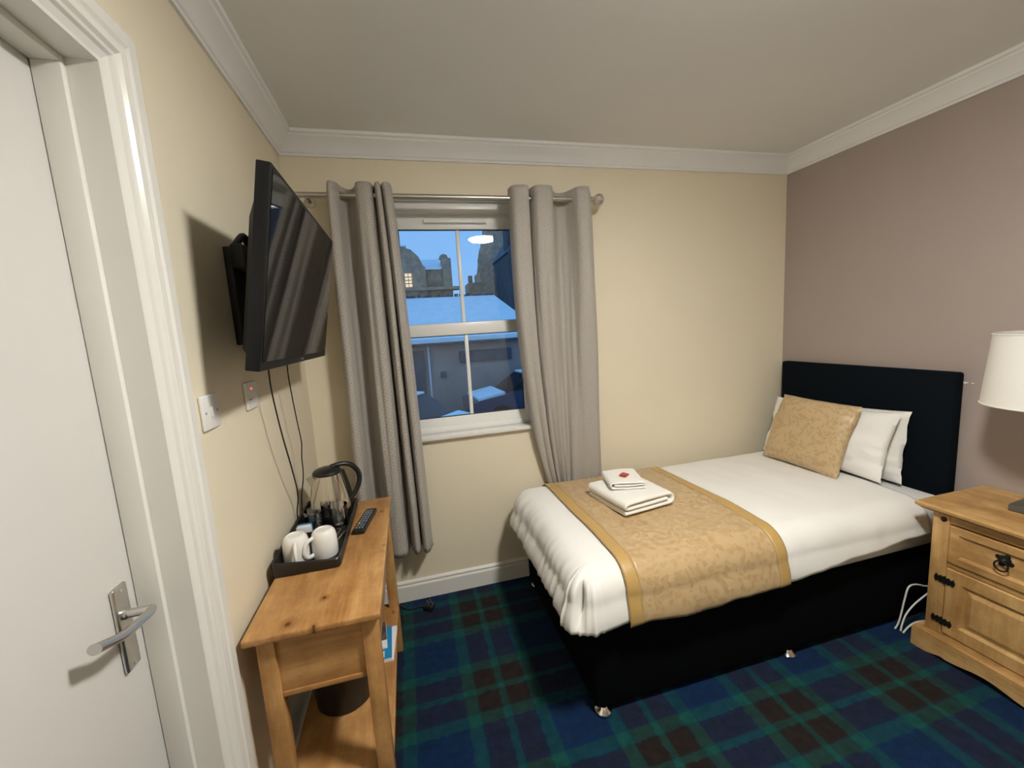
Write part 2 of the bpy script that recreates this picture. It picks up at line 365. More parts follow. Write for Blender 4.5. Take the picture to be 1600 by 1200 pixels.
# window wall with its opening
WX0, WX1, WZ0, WZ1 = -0.075, 0.745, 0.915, 2.205
mb = MB()
mb.box(XL-0.15, WX0, YB, YB+0.25, 0, ZT); mb.box(WX1, XR, YB, YB+0.25, 0, ZT)
mb.box(WX0, WX1, YB, YB+0.25, 0, WZ0); mb.box(WX0, WX1, YB, YB+0.25, WZ1, ZT)
struct(build(mb, 'wall_back', 'cream_paint'))
# left wall with the doorway
DY1, DY0, DZ = 0.985, 0.205, 2.035
mb = MB()
mb.box(XL-0.15, XL, DY1+0.02, YB, 0, ZT); mb.box(XL-0.15, XL, YF, DY0-0.02, 0, ZT)
mb.box(XL-0.15, XL, DY0-0.02, DY1+0.02, DZ+0.02, ZT)
struct(build(mb, 'wall_left', 'cream_paint'))
# plaster cornice, one length per wall
cprof = [(0, 0), (0.010, 0), (0.012, 0.010), (0.018, 0.014), (0.026, 0.034), (0.044, 0.056), (0.064, 0.070), (0.068, 0.078), (0.078, 0.082), (0.080, 0.095), (0, 0.095)]
def cornice(name, p0, p1, nrm):
    p0 = Vector(p0); p1 = Vector(p1); d = (p1-p0).normalized(); nrm = Vector(nrm); rows = []
    for q, sgn in ((p0, 1), (p1, -1)):
        rows.append([q + nrm*a + d*(a*sgn) + Vector((0, 0, ZC+b)) for a, b in cprof] )
    n = len(cprof); mb = MB(); mb.v = rows[0]+rows[1]
    mb.f = [(k, (k+1) % n, n+(k+1) % n, n+k) for k in range(n)] + [tuple(range(n)), tuple(range(n, 2*n))]
    struct(build(mb, name, 'ceiling_paint', smooth=25))
cornice('trim_1', (XL, YB, 0), (XR, YB, 0), (0, -1, 0))
cornice('trim_2', (XL, YF, 0), (XL, YB, 0), (1, 0, 0))
cornice('trim_3', (XR, YF, 0), (XR, YB, 0), (-1, 0, 0))
cornice('trim_4', (XL, YF, 0), (XR, YF, 0), (0, 1, 0))
# skirting boards
bprof = [(0, 0), (0.018, 0), (0.018, 0.086), (0.015, 0.092), (0.009, 0.094), (0.009, 0.098), (0.013, 0.101), (0.013, 0.108), (0.007, 0.116), (0, 0.118)]
def skirting(name, p0, p1, nrm):
    mb = MB(); rows = [[Vector(q)+Vector(nrm)*a+Vector((0, 0, b)) for a, b in bprof] for q in (p0, p1)]
    n = len(bprof); mb.v = rows[0]+rows[1]; mb.f = [(k, (k+1) % n, n+(k+1) % n, n+k) for k in range(n)] + [tuple(range(n)), tuple(range(n, 2*n))]
    struct(build(mb, name, 'gloss_white', smooth=25))
skirting('baseboard_back', (XL, YB, 0), (XR, YB, 0), (0, -1, 0))
skirting('baseboard_left', (XL, 1.08, 0), (XL, YB-0.018, 0), (1, 0, 0))
skirting('baseboard_right', (XR, YF, 0), (XR, YB-0.018, 0), (-1, 0, 0))
# scraped spots of bare plaster on the mauve wall beside the headboard
wr = bpy.data.objects['wall_right']
for (y0, y1, z0, z1) in ((1.292, 1.318+0.016, 1.116, 1.126), (1.272, 1.282, 1.118, 1.123)):
    pts = [Vector((XR-0.0012, y0+(y1-y0)*(0.5+0.5*math.cos(a)*(1+0.15*math.sin(3*a))), (z0+z1)/2+(z1-z0)/2*math.sin(a))) for a in [k*math.pi/7 for k in range(14)]]
    build(MB().prism(pts, (0.0011, 0, 0)), 'plaster_scrape', 'plaster', wr)

# ------------------------------------------------------------------ door, lining, architrave
tprof = [(0, 0), (0.012, 0), (0.020, 0.004), (0.024, 0.010), (0.030, 0.012), (0.036, 0.018), (0.046, 0.0205), (0.054, 0.0185), (0.060, 0.022), (0.084, 0.022), (0.091, 0.018), (0.091, 0.0)]
tprof = [(a, max(b, 0.0)+0.006 if 0 < i < len(tprof)-1 else 0) for i, (a, b) in enumerate(tprof)]
def archi():
    mb = MB(); n = len(tprof); path = []
    for (y, z, dy, dz) in ((DY1, 0.0, 1, 0), (DY1, DZ, 1, 1), (DY0, DZ, -1, 1), (DY0, 0.0, -1, 0)):
        path.append([Vector((XL+b, y+dy*a, z+dz*a)) for a, b in tprof])
    mb.v = [p for r in path for p in r]
    for i in range(3):
        for k in range(n): mb.f.append((i*n+k, i*n+(k+1) % n, (i+1)*n+(k+1) % n, (i+1)*n+k))
    mb.f.append(tuple(range(n))); mb.f.append(tuple(range(3*n, 4*n)))
    return struct(build(mb, 'trim_5', 'gloss_white', smooth=20))
archi()
mb = MB()                                                     # lining boards of the doorway
mb.box(XL-0.15, XL+0.004, DY1, DY1+0.02, 0, DZ+0.02); mb.box(XL-0.15, XL+0.004, DY0-0.02, DY0, 0, DZ+0.02); mb.box(XL-0.15, XL+0.004, DY0, DY1, DZ, DZ+0.02)
struct(build(mb, 'trim_6', 'gloss_white'))
SX0, SX1 = XL-0.092, XL-0.047                                  # planted door stop
mb = MB()
mb.box(SX0, SX1, DY1-0.014, DY1, 0, DZ, bev=0.002); mb.box(SX0, SX1, DY0, DY0+0.014, 0, DZ, bev=0.002); mb.box(SX0, SX1, DY0+0.014, DY1-0.014, DZ-0.014, DZ, bev=0.002)
struct(build(mb, 'trim_7', 'gloss_white'))
DX = SX0-0.001
door = sbox('door_1', 'door_white', DX-0.040, DX, DY0+0.003, DY1-0.003, 0.006, DZ-0.003, bev=0.002)
dh = build(MB().box(DX, DX+0.009, 0.902, 0.943, 0.868, 1.045, bev=0.0045, seg=3), 'handle_plate', 'satin_steel', door)
build(MB().lathe([(0.011, 0), (0.011, 0.006), (0.0085, 0.008), (0.0085, 0.046)], c=(DX+0.009, 0.922, 0.985), n=20, mat=Matrix.Rotation(math.pi/2, 4, 'Y')), 'lever_neck', 'satin_steel', dh)
lev = [(DX+0.050, 0.925, 0.985), (DX+0.056, 0.915, 0.986), (DX+0.058, 0.890, 0.988), (DX+0.057, 0.850, 0.992), (DX+0.055, 0.825, 0.996), (DX+0.050, 0.800, 1.004), (DX+0.047, 0.782, 1.010)]
build(MB().tube(lev, lambda t: 0.0095+0.003*t*t, n=14, smooth=5, flat=0.75), 'lever', 'satin_steel', dh)
for z in (0.878, 1.035): build(MB().lathe([(0.0035, 0), (0.0035, 0.001), (0.002, 0.0014)], c=(DX+0.009, 0.922, z), n=10, mat=Matrix.Rotation(math.pi/2, 4, 'Y')), 'screw', 'chrome', dh)

# ------------------------------------------------------------------ window
win = bpy.data.objects.new('window_1', None); COL.objects.link(win); win.location = ((WX0+WX1)/2, YB+0.1, WZ0); ORG['window_1'] = Vector(win.location); struct(win)
FY0, FY1 = YB+0.075, YB+0.140
mb = MB()
mb.box(WX0, WX0+0.038, FY0-0.012, FY1, WZ0+0.02, WZ1, bev=0.003); mb.box(WX1-0.038, WX1, FY0-0.012, FY1, WZ0+0.02, WZ1, bev=0.003)
mb.box(WX0+0.038, WX1-0.038, FY0-0.012, FY1, 2.145, WZ1, bev=0.003); mb.box(WX0+0.038, WX1-0.038, FY0-0.012, FY1, WZ0+0.02, WZ0+0.05, bev=0.003)
build(mb, 'outer_frame', 'upvc', win)
GX0, GX1 = 0.012, 0.655
def sash(name, z0, z1, gz0, gz1, y0, y1):
    mb = MB()
    mb.box(WX0+0.038, GX0, y0, y1, z0, z1, bev=0.004); mb.box(GX1, WX1-0.038, y0, y1, z0, z1, bev=0.004)
    mb.box(GX0, GX1, y0, y1, z0, gz0, bev=0.004); mb.box(GX0, GX1, y0, y1, gz1, z1, bev=0.004)
    o = build(mb, name, 'upvc', win)
    gm = (GX0+GX1)/2; ym = (y0+y1)/2
    build(MB().box(gm-0.010, gm+0.010, ym-0.011, ym+0.011, gz0, gz1, bev=0.003), 'glazing_bar', 'upvc', o)
    build(MB().box(GX0, gm-0.010, ym-0.004, ym+0.004, gz0, gz1), 'pane', 'window_glass', o)
    build(MB().box(gm+0.010, GX1, ym-0.004, ym+0.004, gz0, gz1), 'pane', 'window_glass', o)
    mb = MB(); g = 0.004                                        # dark glazing gasket
    mb.box(GX0, GX1, y0+0.006, ym, gz1-g, gz1); mb.box(GX0, GX1, y0+0.006, ym, gz0, gz0+g); mb.box(GX0, GX0+g, y0+0.006, ym, gz0, gz1); mb.box(GX1-g, GX1, y0+0.006, ym, gz0, gz1)
    build(mb, 'gasket', 'black_matt', o)
    return o
sash('upper_sash', 1.500, 2.147, 1.550, 2.066, FY0+0.030, FY1)
sash('lower_sash', 0.952, 1.552, 1.019, 1.484, FY0-0.006, FY0+0.029)
tv_ = build(MB().box(0.150, 0.500, FY0+0.018, FY0+0.030, 2.094, 2.118, bev=0.004), 'trickle_vent', 'upvc', win)
build(MB().box(0.158, 0.492, FY0+0.004, FY0+0.019, 2.096, 2.103, bev=0.002), 'vent_flap', 'white_plastic', tv_)
build(MB().box(WX0, WX1, YB-0.032, FY0-0.012, WZ0, WZ0+0.022, bev=0.005), 'window_sill', 'gloss_white', win)
# white reveal boards of the opening
mb = MB(); mb.box(WX0, WX0+0.006, YB+0.001, FY0-0.012, WZ0+0.022, WZ1-0.006); mb.box(WX1-0.006, WX1, YB+0.001, FY0-0.012, WZ0+0.022, WZ1-0.006); mb.box(WX0, WX1, YB+0.001, FY0-0.012, WZ1-0.006, WZ1)
build(mb, 'reveal_lining', 'upvc', win)

# ------------------------------------------------------------------ outside the window
GZ = -1.30
g = build(MB().box(-30, 40, 2.6, 70, GZ-0.2, GZ), 'street_ground', 'tarmac'); g['kind'] = 'structure'
b1 = thing('roadside_building', (2, 16, GZ), 'long low rendered building with a snow covered roof across the street', 'building')
pbox('wall', 'render_wall', b1, -14, 4.25, 14.3, 20, GZ, 1.22, bev=0)
mb = MB(); pr = [(13.95, 1.20), (13.95, 1.34), (19.0, 3.12), (19.3, 3.12), (24, 1.34), (24, 1.2)]
mb.v = [Vector((-14.2, a, b)) for a, b in pr] + [Vector((4.4 + (-0.25 if 15 < a < 20 else 0.35), a, b)) for a, b in pr]
n = len(pr); mb.f = [(k, (k+1) % n, n+(k+1) % n, n+k) for k in range(n)] + [tuple(range(n)), tuple(range(n, 2*n))]
rf = build(mb, 'roof_snow', 'snow', b1)
mb = MB()
for k in range(58):
    x = -6+k*0.185+random.uniform(-.05, .05)
    if x < 4.15: mb.box(x, x+0.15, 19.0, 19.25, 3.10, 3.10+random.uniform(.05, .16), bev=0.02)
build(mb, 'ridge_tiles', 'dark_stone', rf)
pbox('gutter', 'dark_stone', b1, -14, 4.4, 13.88, 13.97, 1.10, 1.20, bev=0.01)
pbox('fascia_sign', 'slate', b1, 1.75, 3.6, 14.2, 14.3, 0.45, 0.85, bev=0.01)
pbox('wall_vent', 'slate', b1, 1.05, 1.25, 14.25, 14.3, -0.02, 0.2, bev=0.01)
pbox('doorway', 'slate', b1, -0.4, 0.55, 14.25, 14.3, GZ, 0.95, bev=0.01)
pbox('downpipe', 'paper_white', b1, 0.66, 0.72, 14.2, 14.3, GZ, 1.15, bev=0.01)
# hall with a curved gable
b2 = thing('gabled_hall', (1, 27, GZ), 'brown stone hall with a curved gable and a lit window', 'building')
prof = [(-3.6, GZ), (-3.6, 5.0), (-2.6, 5.4), (-1.6, 6.2), (-0.7, 6.62), (0.2, 6.68), (0.75, 6.50), (1.15, 6.1), (1.38, 5.6), (1.5, 5.5), (1.5, GZ)]
build(MB().prism([(x, 25.6, z) for x, z in prof], (0, 0.5, 0)), 'gable_wall', 'stone', b2)
pbox('gable_cap', 'snow', b2, -0.5, 0.5, 25.5, 26.1, 6.66, 6.74, bev=0.03)
pbox('side_wall', 'stone', b2, 1.5, 3.1, 26.1, 30, GZ, 5.42, bev=0)
mb = MB().prism([(1.35, 25.9, 5.42), (2.7, 25.9, 5.42), (2.55, 28, 6.3), (1.35, 28, 6.3)], (0, 0.15, 0.05)); build(mb, 'snowy_roof', 'snow', b2)
pbox('end_gable', 'stone', b2, 2.55, 3.1, 25.9, 27.0, GZ, 6.05, bev=0.05)
build(MB().lathe([(0.30, 0), (0.30, 0.06), (0.22, 0.25), (0.08, 0.33)], c=(2.72, 26.4, 6.03), n=14), 'gable_scroll', 'stone', b2)
pbox('parapet', 'stone', b2, -3.6, 3.45, 25.3, 26.0, 4.1, 4.28, bev=0.02)
wn = pbox('window', 'lit_window', b2, 0.28, 0.66, 25.55, 25.59, 4.35, 5.12, bev=0)
for k in range(1, 4): build(MB().box(0.28, 0.66, 25.52, 25.55, 4.35+k*.19-.02, 4.35+k*.19+.02), 'glazing_bar', 'dark_stone', wn)
build(MB().box(0.455, 0.485, 25.52, 25.55, 4.35, 5.12), 'glazing_bar', 'dark_stone', wn)
# spire
b3 = thing('church_spire', (6.9, 31, GZ), 'tall stone church spire rising behind the snowy roof', 'church')
pbox('tower', 'stone', b3, 5.65, 8.4, 30, 32.7, GZ, 5.8, bev=0)
pbox('porch', 'stone', b3, 4.75, 5.7, 30, 32, GZ, 5.0, bev=0)
pbox('pinnacle', 'stone', b3, 4.75, 5.05, 30, 30.3, 5.0, 5.5, bev=0.05)
build(MB().lathe([(1.45, 5.8), (0.80, 8.8), (0.06, 12.5)], c=(7.05, 31.4, 0), n=8, mat=Matrix.Rotation(math.pi/8, 4, 'Z')), 'spire', 'stone', b3, smooth=10)
for x in (5.75, 8.2): build(MB().lathe([(0.22, 5.8), (0.22, 6.5), (0.02, 7.4)], c=(x, 30.2, 0), n=8), 'pinnacle', 'stone', b3, smooth=10)
pbox('louvre', 'dark_stone', b3, 6.75, 6.9, 29.95, 30.0, 4.6, 5.6, bev=0)
b4 = thing('dark_tenement', (6.2, 24, GZ), 'dark tall tenement at the right edge of the window', 'building')
pbox('wall', 'dark_stone', b4, 5.75, 9.5, 22, 26, GZ, 5.6, bev=0)
mb = MB().prism([(5.65, 22, 5.6), (9.6, 22, 5.6), (9.0, 22, 7.0), (6.6, 22, 7.0)], (0, 4, 0)); build(mb, 'roof', 'slate', b4)
pbox('chimney', 'dark_stone', b4, 5.80, 6.15, 22.3, 23.2, 5.6, 7.3, bev=0)
def car(loc, rz, label):
    t = thing('parked_car', loc, label, 'car', 'cars parked outside')
    T = Matrix.Translation(loc) @ Matrix.Rotation(rz, 4, 'Z')
    side = [(-2.1, .35), (-2.12, .75), (-1.2, .92), (-0.6, .98), (1.5, 1.0), (2.05, .92), (2.1, .35)]
    build(MB().prism([(x, -.85, z) for x, z in side], (0, 1.7, 0), mat=T), 'body', 'car_paint', t)
    cab = [(-1.05, .94), (-0.35, 1.40), (1.1, 1.43), (1.75, .97)]
    build(MB().prism([(x, -.70, z) for x, z in cab], (0, 1.4, 0), mat=T), 'cabin', 'car_glass', t)
    build(MB().box(-0.35, 1.05, -.62, .62, 1.41, 1.465, bev=.02, mat=T), 'roof_snow', 'snow', t)
    build(MB().prism([(-1.95, -.78, .80), (-1.15, -.78, .93), (-1.15, -.78, 1.0), (-1.95, -.78, .87)], (0, 1.56, 0), mat=T), 'bonnet_snow', 'snow', t)
    for x in (-1.3, 1.3):
        for y in (-.86, .66):
            build(MB().lathe([(.31, 0), (.33, .03), (.33, .17), (.31, .20)], n=18, mat=T @ Matrix.Translation((x, y+.2, .33)) @ Matrix.Rotation(math.pi/2, 4, 'X')), 'wheel', 'tyre', t)
car((-0.35, 9.6, GZ), math.radians(140), 'dark car with snow on its roof parked outside the left pane')
car((3.75, 12.4, GZ), math.radians(4), 'dark car with snow on its roof parked outside the right pane')

# ------------------------------------------------------------------ ceiling light
cl = thing('ceiling_light', (LAMP_POS[0], LAMP_POS[1], ZT-0.085), 'round white ceiling light whose reflection shows in the upper window pane', 'ceiling light')
build(MB().lathe([(0.142, ZT-0.044), (0.148, ZT-0.046), (0.155, ZT-0.038), (0.155, ZT)], c=(*LAMP_POS, 0), n=48), 'base_ring', 'white_plastic', cl)
build(MB().lathe([(0.03, ZT-0.074), (0.09, ZT-0.071), (0.125, ZT-0.062), (0.141, ZT-0.048)], c=(*LAMP_POS, 0), n=48), 'diffuser', 'lamp_glow', cl)

# ------------------------------------------------------------------ bed
BX0, BX1, BY0, BY1 = 0.575, 2.425, 1.285, 2.185
bed = thing('divan_bed', ((BX0+BX1)/2, (BY0+BY1)/2, 0), 'black upholstered single divan bed with tall plain headboard', 'bed')
pbox('base', 'black_fabric', bed, BX0, BX1, BY0, BY1, 0.030, 0.355, bev=0.018, seg=3)
pbox('mattress', 'sheet', bed, BX0, BX1, BY0-0.014, BY1, 0.355, 0.584, bev=0.055, seg=5)
mb = MB().box(2.430, 2.484, 1.302, 2.215, 0.30, 1.172, bev=0.012, seg=3); build(mb, 'headboard', 'headboard_fabric', bed)
for y in (1.45, 2.05): pbox('headboard_strut', 'waxed_pine_z', bed, 2.428, 2.450, y-0.03, y+0.03, 0.06, 0.31)
for x in (BX0+0.034, 1.50, BX1-0.05):
    for y in (BY0+0.016, BY1-0.05):
        build(MB().lathe([(0.026, 0.0), (0.032, 0.005), (0.032, 0.013), (0.022, 0.021), (0.014, 0.031)], c=(x, y, 0), n=20), 'foot', 'chrome', bed)

# ---- duvet: one draped surface; runner lies on the same surface
IX0, IX1, IY0, IY1, R = 0.600, 2.215, 1.345, 2.085, 0.105
TOPZ = 0.608
def nz(x, y, z, s): return noise.noise(Vector((x*s, y*s, z*s)))
def top_z(x, y):
    e = max(0, 1-((x-1.4)/0.95)**2)
    c = 1-((y-1.715)/0.40)**2
    return TOPZ + 0.012*max(0, c) + 0.006*nz(x, y, 3, 4) + 0.0035*nz(x, y*0.6, 7, 11)
def skirt(bx, by, nx, ny, l, off=0.0, L=0.30):
    q = R*math.pi/2
    zt = top_z(bx, by)
    if l < q: o, d = R*math.sin(l/R), R*(1-math.cos(l/R)); N = (math.sin(l/R), math.cos(l/R))
    else:
        t = l-q; o = R + (0.018+0.012*max(0, -nx))*math.sin(min(1, t/0.13)*math.pi*0.75) - 0.10*max(0, t-0.09); d = R+t; N = (1, 0)
    k = min(1, l/0.10)
    tx, ty = -ny, nx
    al = bx*tx+by*ty
    corner = abs(nx*ny)*2
    foot = max(0, -nx)
    pl = noise.noise(Vector((al*(14+16*foot), l*1.5+3*foot, 1.7+nx*2)))*(0.005+0.005*foot) + noise.noise(Vector((al*5, l*4, 5+ny)))*0.008
    o += pl*k
    ang = math.atan2(-ny, -nx)
    if corner > 0.02 and ny < 0:        # tucked corner: one deep crease
        o += k*(0.022*corner - 0.050*math.exp(-((ang-0.80)/0.10)**2)*math.sin(math.pi*min(1, max(0, (l-0.07)/0.185))) + 0.014*math.exp(-((ang-0.55)/0.16)**2))
    o += off*N[0]; z = zt - d + off*N[1]
    return Vector((bx+nx*o, by+ny*o, z))
def make_duvet():
    C = []
    for k in range(110): C.append((IX1+(IX0-IX1)*k/110, IY0, 0, -1))
    for k in range(26): a = math.pi/2*k/26; C.append((IX0, IY0, -math.sin(a), -math.cos(a)))
    for k in range(70): C.append((IX0, IY0+(IY1-IY0)*k/70, -1, 0))
    for k in range(16): a = math.pi/2*k/16; C.append((IX0, IY1, -math.cos(a), math.sin(a)))
    for k in range(111): C.append((IX0+(IX1-IX0)*k/110, IY1, 0, 1))
    mb = MB(); rows = []; ym = (IY0+IY1)/2; hw = (IY1-IY0)/2
    for (bx, by, nx, ny) in C:
        sx = max(bx, IX0+hw*0.6) if bx > IX0 + 1e-6 else IX0+hw*0.6
        sx = IX0+hw*0.6 + (IX1-IX0-hw*0.6)*((bx-IX0)/(IX1-IX0))
        row = []
        for k in range(16):
            t = k/16; x = sx+(bx-sx)*t; y = ym+(by-ym)*t; row.append(Vector((x, y, top_z(x, y))))
        L = 0.258 if ny < 0 else (0.250 if nx < -0.5 else 0.20)
        if ny < -0.99: L += -0.055*max(0, min(1, (bx-1.45)/0.6)) + 0.008*noise.noise(Vector((bx*6, 0, 0)))
        if nx < -0.99: L += 0.008*noise.noise(Vector((by*7, 3, 0)))
        if ny > 0.5: L = 0.15
        for k in range(22): row.append(skirt(bx, by, nx, ny, L*k/21))
        rows.append(row)
    mb.grid(rows)
    return build(mb, 'duvet', 'linen', smooth=80, solid=0.012, merge=True)
tag(make_duvet(), 'puffy white duvet draped over the black divan bed', 'duvet')

rn = thing('bed_runner', (1.05, 1.7, 0.6), 'gold damask bed runner laid across the white duvet', 'bed runner')
def runner_strip(name, mat, x0, x1, off, nx_):
    rows = []
    for i in range(nx_+1):
        xa = x0+(x1-x0)*i/nx_; row = []
        def xx(y): return xa + 0.012*(y-1.7)*-1 + 0.006*noise.noise(Vector((y*3, 2, 0)))
        for k in range(10): row.append(skirt(xx(IY1), IY1, 0, 1, 0.12*(1-k/10), off))
        for k in range(28): y = IY1+(IY0-IY1)*k/28; row.append(Vector((xx(y), y, top_z(xx(y), y)+off)))
        L = 0.268 + 0.010*noise.noise(Vector((xa*7, 5, 1))) + 0.012*math.exp(-((xa-1.02)/0.06)**2) - 0.012*max(0, (xa-1.1)/0.3)
        for k in range(26): row.append(skirt(xx(IY0), IY0, 0, -1, L*k/25, off))
        rows.append(row)
    return build(MB().grid(rows), name, mat, rn, smooth=80, solid=0.004)
runner_strip('damask_panel', 'gold_damask', 0.735, 1.352, 0.0115, 48)
runner_strip('border', 'gold_satin', 0.685, 0.737, 0.0125, 6)
runner_strip('border', 'gold_satin', 1.350, 1.402, 0.0125, 6)

# ---- pillows and cushion
def pillow(name, mat, w, h, t, M4, seed, n=44, pinch=0.07, wr=0.006, hem=0.0):
    mb = MB(); idx = {}
    for side in (1, -1):
        for i in range(n+1):
            for j in range(n+1):
                u = -1+2*i/n; v = -1+2*j/n
                edge = i in (0, n) or j in (0, n)
                if side < 0 and edge: idx[(side, i, j)] = idx[(1, i, j)]; continue
                x = w/2*u*(1-pinch*(1-v*v)*abs(u)**3*0.5 + 0.018*noise.noise(Vector((v*2.2, u, seed+1)))*abs(u)**4); y = h/2*v*(1-pinch*(1-u*u)*abs(v)**3)
                hu = max(0, 1-abs(u)**(3.2)); hv = max(0, 1-abs(v)**(3.2))
                z = side*t/2*(hu*hv)**0.55
                s = (hu*hv)**0.3
                z += side*wr*s*(noise.noise(Vector((x*9, y*9, seed))) + 0.7*noise.noise(Vector((x*10+y*16, y*22-x*6, seed+4))) + 0.5*noise.noise(Vector((x*34, y*14, seed+6)))*abs(u)**2)
                z += 0.012*noise.noise(Vector((u*1.6, v*1.6, seed+9))) + 0.010*noise.noise(Vector((u*4, v*5, seed+2)))*max(abs(u), abs(v))**4
                idx[(side, i, j)] = len(mb.v); mb.v.append(M4 @ Vector((x, y, z)))
        for i in range(n):
            for j in range(n):
                q = (idx[(side, i, j)], idx[(side, i+1, j)], idx[(side, i+1, j+1)], idx[(side, i, j+1)])
                mb.f.append(q if side > 0 else q[::-1])
    return build(mb, name, mat, smooth=80)
def frame(c, right, up):
    """local x = right, y = up, z = facing"""
    r = Vector(right).normalized(); u = Vector(up); u = (u - r*u.dot(r)).normalized(); f = r.cross(u)
    return Matrix(((r.x, u.x, f.x, c[0]), (r.y, u.y, f.y, c[1]), (r.z, u.z, f.z, c[2]), (0, 0, 0, 1)))
P1 = pillow('pillow', 'linen', 0.70, 0.37, 0.115, frame((2.366, 1.790, 0.772), (0.02, -1, 0.035), (0.18, 0, 1)), 3.1, wr=0.012)
tag(P1, 'white pillow flat against the black headboard, behind the other pillow', 'pillow', 'white pillows at the headboard')
P2 = pillow('pillow', 'linen', 0.68, 0.36, 0.115, frame((2.262, 1.785, 0.790), (0.03, -1, 0.015), (0.36, 0, 1)), 8.7, wr=0.012)
tag(P2, 'white pillow directly behind the gold cushion', 'pillow', 'white pillows at the headboard')
CU = pillow('cushion', 'cushion_damask', 0.455, 0.40, 0.105, frame((2.166, 1.796, 0.806), (0.0, -1, -0.01), (0.40, 0.02, 1)), 15.2, pinch=0.03, wr=0.007)
tag(CU, 'square gold damask cushion propped on the white pillows', 'cushion')

# ---- towels and sweet
def towel(name, T, w, d, th, mirror, label):
    r = th*1.15
    pts = [(w*0.36, r*1.5), (-w*0.40, r*1.5)]
    path = [Vector((w*0.38, 0, r*1.55)), Vector((0.0, 0, r*1.5)), Vector((-w*0.40, 0, r*1.5))]
    for k in range(1, 8): a = k/8*math.pi; path.append(Vector((-w*0.42-math.sin(a)*r*0.55, 0, r*1.5+ (1-math.cos(a))*r*0.55)))
    path += [Vector((-w*0.35, 0, r*2.62)), Vector((0, 0, r*2.68)), Vector((w*0.40, 0, r*2.6))]
    for k in range(1, 10): a = k/10*math.pi; path.append(Vector((w*0.42+math.sin(a)*r*1.05, 0, r*2.6-(1-math.cos(a))*r*1.05)))
    path += [Vector((w*0.38, 0, r*0.5)), Vector((0, 0, r*0.48)), Vector((-w*0.47, 0, r*0.48))]
    rows = []
    n = len(path)
    for i, p in enumerate(path):
        t = (path[min(i+1, n-1)]-path[max(i-1, 0)]).normalized(); nn = Vector((-t.z, 0, t.x))
        prof = []
        for k in range(16):                                   # rounded flat section through the cloth
            a = 2*math.pi*k/16; cx = math.copysign(abs(math.cos(a))**0.25, math.cos(a)); cz = math.copysign(abs(math.sin(a))**0.6, math.sin(a))
            yy = d/2*cx; q = p + nn*(th/2*cz*1.04) + Vector((0, yy, 0))
            q.z += 0.004*noise.noise(Vector((q.x*14, q.y*14, i*0.2))); q.y += 0.006*noise.noise(Vector((p.x*10, p.z*30, cx)))
            if mirror: q.x = -q.x
            prof.append(T @ q)
        rows.append(prof+[prof[0]])
    mb = MB().grid(rows); m = len(rows[0])
    mb.f.append(tuple(range(m-1))); mb.f.append(tuple((n-1)*m+k for k in range(m-1)))
    return tag(build(mb, name, 'terry', smooth=60, merge=True), label, 'towel')
TZ = top_z(0.98, 1.72)+0.0155
towel('bath_towel', Matrix.Translation((0.985, 1.725, TZ)) @ Matrix.Rotation(math.radians(9), 4, 'Z'), 0.285, 0.295, 0.0190, False, 'large folded white bath towel on the gold bed runner')
towel('hand_towel', Matrix.Translation((0.985, 1.775, TZ+0.0700)) @ Matrix.Rotation(math.radians(-14), 4, 'Z'), 0.17, 0.19, 0.0105, True, 'small folded white hand towel on top of the bath towel')
sw = Matrix.Translation((0.985, 1.765, TZ+0.113)) @ Matrix.Rotation(math.radians(35), 4, 'Z') @ Matrix.Rotation(math.radians(6), 4, 'X')
so = thing('wrapped_sweet', (0.985, 1.765, TZ+0.1085), 'small square red wrapped sweet on the folded white towels', 'sweet')
build(MB().box(-0.020, 0.020, -0.017, 0.017, -0.0045, 0.0045, bev=0.003, mat=sw), 'wrapper', 'red_foil', so)
for s in (-1, 1): build(MB().box(s*0.020-0.004, s*0.020+0.004, -0.016, 0.016, -0.001, 0.001, mat=sw), 'crimp', 'red_foil', so)

# ------------------------------------------------------------------ curtain pole and curtains
PY, PZ = YB-0.10, 2.172
cp = thing('curtain_pole', (0.3, PY, PZ), 'brushed steel curtain pole above the window', 'curtain pole')
build(MB().lathe([(0.0135, -0.44), (0.0135, 1.045)], c=(0, PY, PZ), n=20, mat=Matrix.Rotation(math.pi/2, 4, 'Y')), 'rod', 'pole_steel', cp)
for x, s in ((1.045, 1), (-0.44, -1)):
    RT = Matrix.Rotation(s*math.pi/2, 4, 'Y')
    build(MB().lathe([(0.0165, 0), (0.0165, 0.014), (0.010, 0.018), (0.010, 0.024)], c=(x, PY, PZ), n=20, mat=RT), 'collar', 'pole_steel', cp)
    if s > 0: build(MB().lathe([(0.008, 0.020), (0.024, 0.028), (0.034, 0.045), (0.031, 0.064), (0.016, 0.080), (0.003, 0.087)], c=(x, PY, PZ), n=10, mat=RT), 'finial', 'finial_glass', cp, smooth=8)
for x in (-0.39, 1.022):
    b = build(MB().lathe([(0.026, 0), (0.026, 0.006), (0.010, 0.012), (0.008, 0.09)], c=(x, YB, PZ-0.004), n=20, mat=Matrix.Rotation(math.pi/2, 4, 'X')), 'bracket', 'pole_steel', cp)
